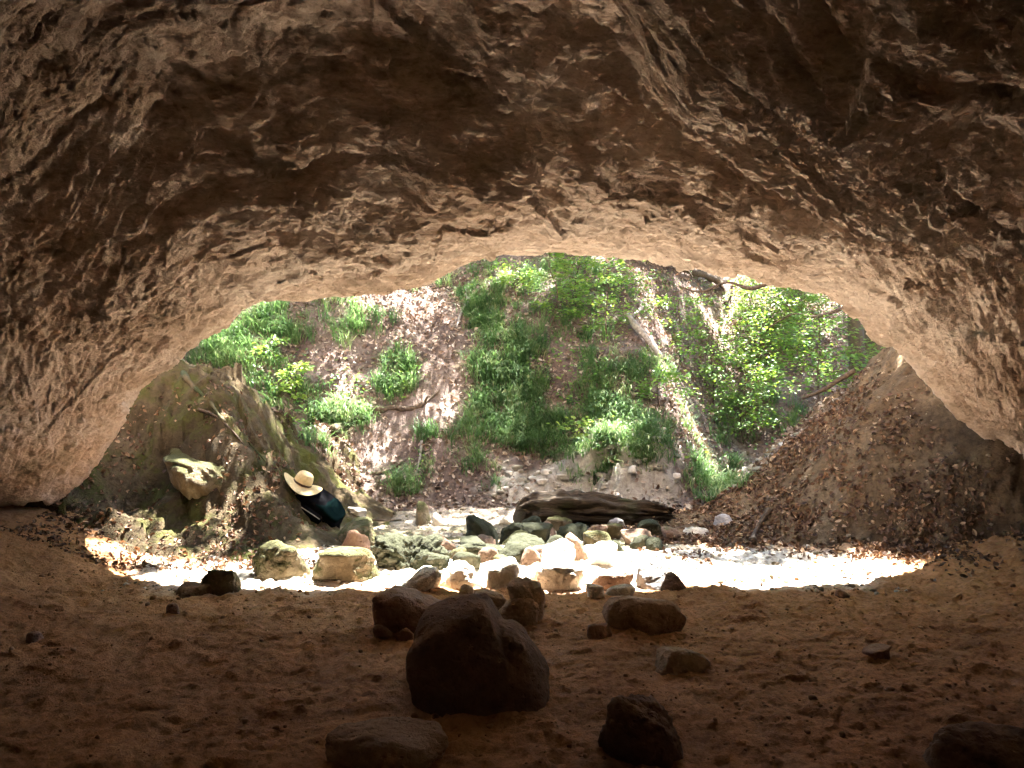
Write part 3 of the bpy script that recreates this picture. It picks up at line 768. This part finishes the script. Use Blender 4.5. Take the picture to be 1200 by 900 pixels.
n = 52000
x = RNG.uniform(-4.6, 6.5, n); y = 8.5 + 7 * RNG.random(n) ** 1.3
k = (fbm2(x, y, .9, 4, 210) > RNG.uniform(-.8, .25, n)) & (pale_zone(x, y) < .25 + RNG.random(n))
litter('leaf_litter', x[k], y[k], RNG.uniform(.04, .085, k.sum()), M['litter'], 'brown dead beech leaves covering the hillside')
n = 28000
x = RNG.uniform(1.0, 4.2, n); y = RNG.uniform(5.3, 8.4, n)
foot = np.interp(y, FY, FX)
k = (x > foot - .95) & (fbm2(x, y, 1.3, 4, 215) + .4 * fbm2(x, y, 6, 3, 216) > .10 + .13 * (x - foot) - RNG.random(n) * .45) 
xs_ = RNG.uniform(.9, 3.3, 1500); ys_ = 5.15 + 1.1 * RNG.random(1500)
ks_ = fbm2(xs_, ys_, 1.6, 3, 222) + .35 * (xs_ - 2.2) + .5 * (ys_ - 5.7) > RNG.uniform(-.3, .5, 1500)
x, y, k = np.r_[x[k], xs_[ks_]], np.r_[y[k], ys_[ks_]], np.ones(k.sum() + ks_.sum(), bool)
litter('bank_leaves', x[k], y[k], RNG.uniform(.02, .062, k.sum()), M['rust'], 'rusty dead leaves caught on the right earth bank')
n = 9000
x = RNG.uniform(-3.6, -1.2, n); y = RNG.uniform(5.6, 7.3, n)
k = (fbm2(x, y, 1.4, 4, 219) + .5 * (6.25 - y) > RNG.uniform(-.45, .5, n))
litter('mound_leaves', x[k], y[k], RNG.uniform(.02, .055, k.sum()), M['rust'], 'dead leaves at the foot of the left mound')

# ------------------------------------------------------------------ grass on the hillside
def in_regions(regs, tot):
    out = []
    A = np.array([(r[2] * r[3] * r[4]) for r in regs], float); A /= A.sum()
    for r, a in zip(regs, A):
        m = max(2, int(tot * a))
        th, q = RNG.uniform(0, 6.28, m), np.sqrt(RNG.random(m))
        out.append(np.stack([r[0] + r[2] * q * np.cos(th), r[1] + r[3] * q * np.sin(th)], 1))
    return np.vstack(out)
GR = [(258, 408, 42, 30, 1.0), (375, 378, 88, 28, 1.1), (300, 435, 45, 25, .5), (420, 395, 45, 15, .8), (466, 440, 26, 32, 1.0), (400, 490, 40, 12, .6), (345, 490, 70, 40, .30),
      (585, 345, 48, 40, .8), (580, 400, 34, 60, 1.2), (640, 440, 70, 45, .9), (610, 490, 60, 40, 1.1), (690, 505, 85, 38, 1.2), (740, 520, 48, 26, 1.0),
      (548, 522, 22, 28, .9), (500, 530, 13, 28, .7), (476, 570, 20, 12, 1.0), (838, 562, 38, 28, 1.3), (755, 430, 36, 14, 1.0), (700, 440, 50, 25, .5), (340, 548, 24, 10, 1.0),
      (830, 500, 50, 25, .4), (660, 390, 60, 30, .4), (900, 470, 60, 50, .25), (560, 560, 30, 15, .2), (505, 335, 40, 8, .3), (700, 330, 80, 25, .4)]
pp = in_regions(GR, 1750)
tp = hit(pp[:, 0], pp[:, 1]); tp = tp[~np.isnan(tp[:, 0])]; tp = tp[tp[:, 1] > 8.2]
tp = tp[fbm2(tp[:, 0], tp[:, 1], 1.5, 3, 240) > RNG.uniform(-.60, .30, len(tp))]
B = 34; nT = len(tp); n = nT * B
root = np.repeat(tp, B, 0)
root[:, :2] += RNG.normal(size=(n, 2)) * .045
root[:, 2] = terrain(root[:, 0], root[:, 1]) - .01
tl = np.repeat(.16 + .36 * RNG.random(nT) ** 1.3, B)
ln = tl * RNG.uniform(.5, 1.1, n)
az_ = RNG.uniform(0, 6.28, n)
out = np.stack([np.cos(az_) * .8, np.sin(az_) * .8 - .45, np.zeros(n)], 1)
out *= RNG.uniform(.35, 1.25, n)[:, None]
side = np.stack([-np.sin(az_), np.cos(az_), 0 * az_], 1)
rows = []
for j, t in enumerate((0, .3, .6, .85, 1.0)):
    c = root + out * (ln * t ** 1.6)[:, None] + np.array([0, 0, 1.]) * (ln * (t * .95 - .62 * t ** 2.6))[:, None]
    w = (.0036 * (1 - t ** 2) + .0006)
    rows.append(c - side * w); rows.append(c + side * w)
co = np.stack(rows, 1)
q = np.array([(0, 1, 3, 2), (2, 3, 5, 4), (4, 5, 7, 6), (6, 7, 9, 8)])
fa = (q[None] + (np.arange(n) * 10)[:, None, None]).reshape(-1, 4)
tt = np.clip(np.repeat(RNG.normal(.48, .25, nT), B) + RNG.normal(size=n) * .15, 0, 1)
o = link('grass', mesh('grass', co.reshape(-1, 3), fa, M['grass'], True, np.repeat(tt, 10)))
o['kind'] = 'stuff'; o['label'] = 'drooping tufts of green grass on the hillside'

# low broad-leaved ground plants
HR = [(350, 470, 90, 50, .5), (470, 445, 25, 28, 1), (410, 470, 30, 20, .8), (640, 330, 55, 28, 1.3), (720, 350, 70, 45, 1.1), (660, 480, 90, 60, .6), (730, 520, 55, 25, .8), (840, 420, 90, 70, .9), (930, 420, 60, 60, .9),
      (880, 500, 60, 35, .8), (850, 340, 80, 25, 1.0), (700, 415, 60, 30, .6), (820, 545, 30, 20, .4), (560, 330, 40, 25, .6), (270, 470, 35, 40, .5), (500, 560, 20, 20, .2)]
pp = in_regions(HR, 520)
tp = hit(pp[:, 0], pp[:, 1]); tp = tp[~np.isnan(tp[:, 0])]; tp = tp[tp[:, 1] > 8.2]
K = 9; n = len(tp) * K
pos = np.repeat(tp, K, 0) + RNG.normal(size=(n, 3)) * (.07, .07, 0); pos[:, 2] += RNG.uniform(.01, .20, n)
c, f, t = leaves(pos, np.array([0, -.25, 1.]) + RNG.normal(size=(n, 3)) * .35, RNG.uniform(.03, .07, n), .25, tint=np.clip(np.repeat(RNG.normal(.5, .25, len(tp)), K) + RNG.normal(size=n) * .12, 0, 1))
o = link('undergrowth', mesh('undergrowth', c, f, M['herb'], False, t)); o['kind'] = 'stuff'; o['label'] = 'low broad leaved plants between the grass tufts'

# ------------------------------------------------------------------ saplings and trees
def sapling(px, py, h, spread, nleaf, label, seed, lean=(0, 0), off=0.0, lsize=.064, z0=.22, group='saplings on the far slope', name='sapling', tintm=.5, stem_r=.012):
    r = np.random.default_rng(seed)
    b = hit(px, py)[0]
    if off: b = at(px, py, b[1] + off); b[2] = float(terrain(b[0], b[1]))
    root = thing(name, label, 'sapling', tuple(b), group)
    top = np.array([lean[0], lean[1], h])
    pts = [np.zeros(3) - (0, 0, .05), top * .35 + r.normal(size=3) * .04, top * .7 + r.normal(size=3) * .05, top]
    parts = [tube(pts, [stem_r, stem_r * .8, stem_r * .5, stem_r * .2], 6, sub=5)]
    nleaf = int(nleaf * 1.35); nb = max(7, int(nleaf / 60)); per = nleaf // nb
    P, Nn, Fw = [], [], []
    for i in range(nb):
        t = z0 + (1 - z0) * (i + .5) / nb
        s0 = np.array([np.interp(t, [0, .35, .7, 1], [q[k] for q in pts]) for k in range(3)])
        a = r.uniform(0, 6.28); L = spread * (1.1 - .6 * abs(t - .5)) * r.uniform(.5, 1.1)
        d = np.array([math.cos(a), math.sin(a), r.uniform(-.05, .22)])
        s1 = s0 + d * L * .5 + (0, 0, .02); s2 = s0 + d * L - (0, 0, .10 * L)
        parts.append(tube([s0, s1, s2], [stem_r * .4, stem_r * .25, .002], 4, sub=3))
        u = r.random(per) ** .7
        sd = np.array([-d[1], d[0], 0])
        w = (r.random(per) - .5) * .75 * L * (1 - .5 * u)
        p = s0 + (u[:, None]) * (s2 - s0) + w[:, None] * sd + r.normal(size=(per, 3)) * (.02, .02, .025 + .03 * L)
        P.append(p); Nn.append(np.array([0, -.2, 1.]) + r.normal(size=(per, 3)) * .35); Fw.append(d + np.sign(w)[:, None] * sd * .8)
    c, f = merge(parts)
    link('stem', mesh('stem', c, f, M['brownwood']), root)
    P, Nn, Fw = map(np.vstack, (P, Nn, Fw)); m = len(P)
    c, f, t = leaves(P, Nn, r.uniform(.6, 1.15, m) * lsize, .2, r, np.clip(r.normal(tintm + .05, .24, m), 0, 1), Fw)
    link('foliage', mesh('foliage', c, f, M['leaf'], False, t), root)
    return root

sapling(345, 478, .55, .34, 330, 'small bright yellow green sapling alone on the left slope', 1, lsize=.06, tintm=.85)
sapling(322, 430, .35, .25, 160, 'tiny sapling among the grass at far left of the slope', 2, tintm=.5)
sapling(646, 382, 1.2, .55, 620, 'thin dark stemmed sapling with foliage up to the middle of the cave lip', 3, tintm=.6)
sapling(676, 372, 1.1, .5, 560, 'second thin stemmed sapling, just right of the first below the cave lip', 4, tintm=.55)
sapling(712, 402, 1.1, .7, 900, 'leafy sapling overhanging the slope left of the grey fallen branch', 5, tintm=.55)
sapling(796, 402, .7, .6, 600, 'spreading sapling below the grey roots, right of the fallen branch', 6, tintm=.45)
sapling(836, 474, 1.15, .75, 900, 'slender sapling with a straight dark stem above the gully', 7, tintm=.5)
sapling(872, 520, 1.2, .85, 1200, 'broad leafy sapling growing in the gully', 8, tintm=.4)
sapling(905, 440, 1.2, .9, 1400, 'tall dense sapling on the far side of the gully', 9, tintm=.5)
sapling(938, 432, 1.4, .7, 1300, 'tall sapling close to the tree trunks at right', 10, tintm=.5)
sapling(900, 400, 1.2, .9, 1200, 'bushy sapling under the right end of the cave lip', 11, tintm=.55)
sapling(960, 480, 1.1, .7, 1100, 'sapling hanging over the left edge of the earth bank', 12, tintm=.35, off=.2)
sapling(872, 376, .8, .6, 700, 'sapling growing over the right end of the grey roots', 13, tintm=.6)
sapling(690, 520, .25, .22, 120, 'knee high seedling with yellowish leaves in the middle grass', 14, tintm=.9)
sapling(775, 480, .5, .45, 380, 'low sapling right of the big grass patch', 15, tintm=.5)
sapling(605, 348, .5, .4, 300, 'low bright sapling at the top of the grass strip', 16, tintm=.7)
sapling(940, 456, 1.5, .65, 1100, 'big sapling behind the crest of the bank in front of the trunks', 17, off=1.2, tintm=.6)

def roots_or_branch(name, pix, r0, r1, mat, label, cat, lift=0.0, noise_=.25, seed=0, twigs=(), depth=None, sink=0.0):
    P = []
    for i, q in enumerate(pix):
        if len(q) == 3: p = at(*q)
        else: p = hit(*q)[0]; p[2] += lift - sink
        P.append(p)
    P = np.array(P); o = P[0].copy()
    radii = np.linspace(r0, r1, len(P))
    parts = [tube(P - o, radii, 9, noise_, seed, 6)]
    for (i, dv, L, r) in twigs:
        s_ = P[i] - o; e = s_ + np.array(dv) * L
        parts.append(tube([s_, (s_ + e) / 2 + np.array([0, 0, .04]), e], [r, r * .7, r * .3], 6, noise_, seed + 3, 4))
    c, f = merge(parts)
    return tag(link(name, mesh(name, c, f, M[mat]), loc=tuple(o)), label, cat)

roots_or_branch('fallen_branch', [(734, 380), (748, 396), (762, 412), (776, 430)], .055, .035, 'greywood', 'pale grey fallen branch lying on the slope', 'branch', .12, .3, 1, [(1, (.5, -.2, -.4), .25, .02)])
roots_or_branch('tree_root', [(728, 302), (770, 312), (800, 324), (838, 338), (852, 352), (850, 366)], .085, .04, 'brownwood', 'thick twisted root snaking along the slope under the lip', 'root', .16, .35, 2, [(1, (.6, -.3, -.5), .5, .03), (2, (.5, -.3, -.6), .35, .025)])
roots_or_branch('tree_root', [(738, 298), (724, 312), (718, 330), (708, 345)], .07, .025, 'brownwood', 'root bending downhill left of the thick twisted one', 'root', .14, .35, 3, [(1, (-.5, -.3, -.5), .35, .02), (2, (.3, -.3, -.7), .3, .018)])
roots_or_branch('tree_root', [(742, 350), (752, 362), (741, 374)], .04, .02, 'greywood', 'short grey root stub between the branch and the lip roots', 'root', .04, .35, 4)
roots_or_branch('fallen_branch', [(548, 338), (546, 348), (558, 362), (561, 368)], .022, .016, 'greywood', 'thin curved grey branch at the top of the bare leaf track', 'branch', .03, .2, 5)
roots_or_branch('fallen_branch', [(551, 354), (541, 368), (535, 386)], .024, .012, 'greywood', 'thin grey branch below the curved one on the leaf track', 'branch', .03, .2, 6)
roots_or_branch('fallen_log', [(428, 484), (460, 479), (478, 480), (497, 474), (512, 461), (534, 447)], .05, .012, 'brownwood', 'crooked dark log lying across the leaf slope', 'log', .01, .6, 7, [(3, (.3, -.2, .3), .3, .014), (2, (-.5, -.3, -.3), .25, .012)])
roots_or_branch('fallen_log', [(388, 508), (408, 500), (428, 492)], .06, .04, 'mosswood', 'short mossy log lower left of the crooked log', 'log', .03, .3, 8)
roots_or_branch('fallen_branch', [(494, 520), (492, 540), (487, 560)], .016, .01, 'greywood', 'pale thin stick pointing down the leaf slope', 'branch', .03, .2, 9)
roots_or_branch('fallen_branch', [(438, 558), (458, 552), (476, 541)], .022, .012, 'brownwood', 'dark stick near the foot of the leaf slope', 'branch', .02, .2, 10)
roots_or_branch('dead_branch', [(905, 330, 9.4), (880, 338, 9.5), (852, 331, 9.6), (822, 342, 9.7), (796, 336, 9.8)], .028, .010, 'brownwood', 'crooked dark branch reaching left across the leaves at the upper right', 'branch', 0, .3, 21, [(2, (-.6, 0, -.4), .35, .012), (3, (-.4, 0, .5), .3, .010)])
roots_or_branch('dead_branch', [(985, 362, 9.6), (955, 372, 9.6), (930, 368, 9.7), (900, 384, 9.8)], .024, .008, 'brownwood', 'thin dark branch in front of the tree trunks at the right', 'branch', 0, .3, 22, [(1, (-.5, 0, -.5), .35, .010), (2, (-.5, 0, .4), .3, .010)])
roots_or_branch('dead_branch', [(1002, 434, 7.9), (985, 444, 7.95), (962, 458, 8.0), (940, 467, 8.05)], .030, .014, 'brownwood', 'dark dead branch sticking out left from the earth bank crest', 'branch', 0, .25, 11)
roots_or_branch('dead_branch', [(902, 602), (893, 615), (884, 632), (882, 640)], .02, .03, 'brownwood', 'dark stub standing in dead leaves at the bank foot', 'branch', .04, .35, 12)
roots_or_branch('tree_root', [(212, 418), (215, 436), (226, 452), (246, 470), (262, 492), (290, 516), (322, 552)], .030, .008, 'mosswood', 'mossy root running down the right edge of the mound', 'root', .0, .7, 13, sink=.008)
roots_or_branch('tree_root', [(232, 482), (252, 490), (276, 512), (300, 545)],    .013, .006, 'brownwood', 'thin bare root in front of the mossy root', 'root', .02, .3, 14)
roots_or_branch('fallen_branch', [(428, 610), (452, 612), (470, 611)], .010, .008, 'brownwood', 'dark twig on the pale far gravel', 'branch', .015, .2, 16)

# log across the stream
d = hit(690, 617)[0][1] + .1
A_, B_ = at(604, 603, d + .05), at(786, 604, d + .02)
P = [A_ + (B_ - A_) * t + np.array([0, 0, .012 * math.sin(t * 9)]) for t in np.linspace(0, 1, 8)]
c, f = tube(np.array(P) - A_, [.12, .17, .185, .155, .145, .12, .105, .035], 40, .0, 3, 14)
ang = np.arctan2(c[:, 2], c[:, 1] - .0)
k = .022 * fbm((c[:, 0] * .12, ang * 1.6, c[:, 2] * 0), 4, 4, 400, .65) + .02 * fbm((c[:, 0], c[:, 1] * 3, c[:, 2] * 3), 3, 3, 410)
ax_ = np.stack([0 * c[:, 0], c[:, 1], c[:, 2]], 1); rr = np.linalg.norm(ax_, axis=1)[:, None] + 1e-6
c = c + ax_ / rr * (k * 4.2)[:, None]
c[:, 0] += (.16 * fbm((c[:, 1] * 0, c[:, 1] * 7, c[:, 2] * 7), 1, 3, 420)) * (1 - sstep(0, .3, c[:, 0]) + sstep(1.1, 1.5, c[:, 0]))
c[:, 2] += .03 * np.sin(c[:, 0] * 2.6) + .02
root = tag(link('fallen_log', mesh('fallen_log', c, f, M['log']), loc=tuple(A_ + (0, .02, -.0))), 'thick weathered brown log lying along the far side of the stream', 'log')

# trees
def tree(name, base, r0, h, lean, label, clumps, seed, group=None, csize=.55, nl=240, lsize=.13, limbs=7):
    r = np.random.default_rng(seed)
    root = thing(name, label, 'tree', tuple(base), group)
    top = np.array([lean[0], lean[1], h])
    pts = [(0, 0, -.3), top * .02, top * .3 + r.normal(size=3) * .06, top * .65 + r.normal(size=3) * .12, top]
    parts = [tube(pts, [r0 * 1.5, r0 * 1.1, r0 * .85, r0 * .6, r0 * .15], 14, .08, seed, 8)]
    P, Nn = [], []
    clumps = np.asarray(clumps); sz = clumps[:, 3] if clumps.shape[1] > 3 else np.full(len(clumps), csize)
    cl_ = clumps[:, :3] - np.asarray(base)
    idx = r.permutation(len(cl_))[:limbs * 2]
    for i in idx:
        e = cl_[i]; t = np.clip(e[2] / h * .75, .2, .9); s0 = top * t
        parts.append(tube([s0, s0 * .5 + e * .5 + (0, 0, .25), e], [r0 * .35, r0 * .2, .012], 7, .1, seed, 5))
    for q, s_ in zip(cl_, sz):
        n_ = max(30, int(nl * (s_ / .55) ** 2))
        v = r.normal(size=(n_, 3)); v /= np.linalg.norm(v, axis=1)[:, None]
        P.append(q + v * (r.random(n_) ** .5)[:, None] * s_ * r.uniform(.7, 1.2) * np.array([1, 1, .5]))
        Nn.append(np.array([0, 0, 1.]) + r.normal(size=(n_, 3)) * .45)
    c, f = merge(parts); link('trunk', mesh('trunk', c, f, M['trunk']), root)
    P, Nn = np.vstack(P), np.vstack(Nn); m = len(P)
    c, f, t = leaves(P, Nn, r.uniform(.7, 1.2, m) * lsize, .2, r, np.clip(r.normal(.5, .2, m), 0, 1))
    link('crown', mesh('crown', c, f, M['leaf'], False, t), root)
    return root

SUN_EL, SUN_AZ = math.radians(67), math.radians(20)      # azimuth from +Y (up the valley) towards +X
SV = np.array([math.sin(SUN_AZ) * math.cos(SUN_EL), math.cos(SUN_AZ) * math.cos(SUN_EL), math.sin(SUN_EL)])

# crowns over the slope: unseen boughs placed sunward of chosen ground to shade it
cl_all = []
rg = np.random.default_rng(5)
def bough(gx, gy, size):
    gz = float(terrain(gx, gy))
    cl_all.append(np.r_[np.array([gx, gy, gz]) + SV * (rg.uniform(5.5, 10.5) / SV[2]), size])
for gx0 in np.arange(-7.5, 9, .6):
    for gy0 in np.arange(5.3, 18, .6):
        gx, gy = gx0 + rg.uniform(-.3, .3), gy0 + rg.uniform(-.3, .3)
        gz = float(terrain(gx, gy))
        h_ = float(fbm2(np.array(gx), np.array(gy), .6, 3, 77))
        slope_side = gz > .34 and gy < (9.7 if gx > 0 else 9) and abs(gx) > 1.4
        if gy < (5.3 if slope_side else 7.3): continue
        if math.hypot(gx + 2.5, gy - 6.6) < .42: continue
        if gy > 8.8 and h_ > (.22 if gx < .3 else .12): continue                              # open patches left between the unseen shade boughs
        if rg.random() > (.97 if slope_side or gy < 8.8 else .72): continue
        bough(gx, gy, .55)
for gx0 in np.arange(-3.2, 3.4, .33):                                   # small unseen boughs added to shade the ground just past the strip
    for gy0 in np.arange(6.0, 7.4, .3):
        gx, gy = gx0 + rg.uniform(-.15, .15), gy0 + rg.uniform(-.15, .15)
        if gy < 6.22 + .18 * math.sin(gx * 2.1) - .2 * (gx > 1.0) or rg.random() > .85: continue
        if math.hypot(gx + 2.5, gy - 6.6) < .42: continue
        bough(gx, gy, .30)
for gx0 in np.arange(-3.2, 3.4, .36):                                   # a few loose sprays that dapple both ends of the sunlit strip
    for gy0 in np.arange(5.0, 6.2, .3):
        gx, gy = gx0 + rg.uniform(-.18, .18), gy0 + rg.uniform(-.15, .15)
        if rg.random() < .45 * float(sstep(1.0, 2.4, abs(gx - .1))): bough(gx, gy, .22)
cl_all = np.array(cl_all)
bases = [(-5.5, 17.5), (-1.5, 19.5), (2.2, 18.5), (6.5, 19), (9.5, 15.5)]
bases = [np.array([x_, y_, float(terrain(x_, y_))]) for x_, y_ in bases]
own = np.argmin([np.linalg.norm(cl_all[:, :2] - b_[:2], axis=1) for b_ in bases], 0)
pos_words = ['far left', 'left of the middle', 'right of the middle', 'right', 'far right']
for i, b_ in enumerate(bases):
    cs = cl_all[own == i]
    if len(cs): tree('beech_tree', b_, .22, 9.5, (0, -1.2), 'tall beech high on the slope, %s, crown above the frame shaped to cast shade' % pos_words[i], cs, 60 + i, 'beeches with unseen shade crowns above the slope')

def vis_tree(px, py, Y, r0, h, lean, label, seed):
    b_ = at(px, py, Y); b_[2] = float(terrain(b_[0], b_[1])) 
    r = np.random.default_rng(seed)
    cs = [b_ + np.array([r.uniform(-1.6, 1.6), r.uniform(-1.2, 1.6), r.uniform(h * .5, h * 1.05)]) for _ in range(22)]
    return tree('beech_tree', b_, r0, h, lean, label, cs, seed, 'trunks behind the bank', .6, 200, .11)
vis_tree(1009, 430, 9.9, .10, 7.5, (-.30, .2), 'slim brown trunked tree behind the earth bank crest', 91)
vis_tree(1034, 425, 11.0, .18, 9, (.1, .3), 'thick pale trunked tree half hidden by the right cave wall', 92)

# ------------------------------------------------------------------ hat and backpack
def lathe(prof, seg=48, wob=0.0, seed=0):
    co = []
    for (r, z) in prof:
        th = np.arange(seg) / seg * 2 * math.pi
        k = wob * r * r * 12 * np.sin(2 * th + 1.0)
        co.append(np.stack([r * np.cos(th), r * np.sin(th), z + k], 1))
    co = np.vstack(co); f = []
    for i in range(len(prof) - 1):
        for j in range(seg):
            f.append((i * seg + j, i * seg + (j + 1) % seg, (i + 1) * seg + (j + 1) % seg, (i + 1) * seg + j))
    return co, np.array(f)

def super_box(dims, p=4.0, sub=5):
    d, f = ICO[sub]
    r = 1 / (np.abs(d) ** p).sum(1) ** (1 / p)
    return d * r[:, None] * np.array(dims) / 2, f

YB = 6.95
bc = at(361, 590, YB)
bag = thing('backpack', 'black and teal backpack lying tilted on the mossy bank under a straw hat', 'backpack', tuple(bc))
# local axes: x along the bag (to the right and down), y away from the camera, z out of the upper side
bag.scale = (1.08, 1.08, 1.08)
bag.rotation_euler = (math.radians(12), math.radians(28), math.radians(-8))
def fold(c, a, f, sd):
    q = tuple(c.T)
    return c + c / (np.linalg.norm(c, axis=1)[:, None] + 1e-6) * (a * (1 - 2 * np.abs(fbm(q, f, 3, sd))) + .4 * a * fbm(q, f * 3, 3, sd + 4))[:, None]
co, fa = super_box((.60, .27, .22), 4.2, 6)
k = 1 - .25 * sstep(-.05, -.3, co[:, 0]); co[:, 2] *= k; co[:, 1] *= k
co[:, 2] -= .05 * sstep(.1, .3, co[:, 0]); co[:, 2] += .008 * np.exp(-((co[:, 0] - .05) / .18) ** 2) * (co[:, 2] > 0)
link('body', mesh('body', fold(co, .016, 6, 500), fa, M['nylon']), bag)
co, fa = super_box((.34, .255, .06), 3.6, 5)
co[:, 0] += .13; co[:, 2] += .082 - .05 * sstep(.15, .3, co[:, 0])
link('flap', mesh('flap', fold(co, .007, 9, 520), fa, M['teal']), bag)
co, fa = super_box((.46, .12, .17), 3.6, 5)
co = fold(co, .010, 9, 510); co[:, 0] -= .03; co[:, 1] -= .125; co[:, 2] -= .03
pk = link('pocket', mesh('pocket', co, fa, M['nylon']), bag)
c, f = tube([(-.24, -.165, .030), (-.10, -.183, .050), (.08, -.183, .046), (.19, -.165, .026)], [.0035] * 4, 8, sub=6)
link('zip', mesh('zip', c, f, M['piping']), pk)
def strap(pts, w=.022):
    c, f = tube(pts, [w] * len(pts), 8, .15, 3, 8)
    link('strap', mesh('strap', c, f, M['nylon']), bag)
strap([(-.20, -.11, -.10), (-.05, -.16, -.15), (.08, -.19, -.17), (.16, -.17, -.10)])
strap([(.02, -.10, -.11), (.05, -.15, -.16), (.11, -.17, -.23), (.18, -.16, -.27)], .012)
strap([(-.27, -.06, .03), (-.33, -.07, .06), (-.34, -.10, 0), (-.28, -.13, -.05), (-.18, -.14, -.09)], .018)
c, f = tube([(-.27, -.05, .06), (-.325, -.04, .085), (-.335, 0, .075), (-.325, .04, .07), (-.27, .05, .05)], [.011] * 5, 8, sub=6)
link('handle', mesh('handle', c, f, M['nylon']), bag)

hc = at(354, 567, YB - .10)
hat = thing('straw_hat', 'wide brimmed straw hat with dark band resting on the backpack', 'hat', tuple(hc))
hat.scale = (.83, .83, .95)
hat.rotation_euler = (math.radians(4), math.radians(27), 0)
prof = [(.001, .118), (.03, .117), (.06, .110), (.078, .095), (.088, .07), (.094, .04), (.098, .006), (.094, .002), (.090, .04), (.083, .07), (.07, .092), (.04, .108), (.001, .112)]
c, f = lathe(prof); link('crown', mesh('crown', c, f, M['straw']), hat)
prof = [(.096, .006), (.105, .002), (.14, -.004), (.175, -.008), (.205, -.006), (.21, -.004), (.205, -.011), (.175, -.014), (.14, -.010), (.105, -.005), (.092, -.001)]
c, f = lathe(prof, 64, .06); link('brim', mesh('brim', c, f, M['straw']), hat)
prof = [(.0985, .004), (.1005, .006), (.0985, .022), (.0965, .022)]
c, f = lathe(prof); link('band', mesh('band', c, f, M['band']), hat)

# ------------------------------------------------------------------ light, sky, camera
w = bpy.data.worlds.new('World'); bpy.context.scene.world = w; w.use_nodes = True
nt = w.node_tree; bg = nt.nodes['Background']
sk = nt.nodes.new('ShaderNodeTexSky'); sk.sky_type = 'NISHITA'; sk.sun_disc = False
sk.sun_elevation = SUN_EL; sk.sun_rotation = SUN_AZ
nt.links.new(sk.outputs[0], bg.inputs[0]); bg.inputs[1].default_value = .05
sd = bpy.data.lights.new('sun', 'SUN'); sd.energy = 5.0; sd.angle = math.radians(.53); sd.color = (1, .94, .86)
so = bpy.data.objects.new('sun', sd); C.objects.link(so)
so.rotation_euler = Vector(tuple(SV)).to_track_quat('Z', 'Y').to_euler(); so.location = (4, 12, 18)

cd = bpy.data.cameras.new('camera'); cam = bpy.data.objects.new('camera', cd); C.objects.link(cam)
cam.location = (0, 0, CAMZ); cam.rotation_euler = (math.radians(90), 0, 0)
cd.sensor_width = 36; cd.lens = 36 * F / 1200; cd.clip_start = .05; cd.clip_end = 500
sc = bpy.context.scene; sc.camera = cam
sc.view_settings.view_transform = 'Standard'; sc.view_settings.look = 'None'
sc.view_settings.exposure = 4.62; sc.view_settings.gamma = 1
sc.view_settings.use_curve_mapping = False
sc.render.engine = 'CYCLES'
cy = sc.cycles
cy.max_bounces = 7; cy.diffuse_bounces = 5; cy.glossy_bounces = 2; cy.transmission_bounces = 4; cy.transparent_max_bounces = 4
cy.use_denoising = True; cy.use_adaptive_sampling = True; cy.adaptive_threshold = .03; cy.caustics_reflective = False; cy.caustics_refractive = False
cy.sample_clamp_indirect = 12
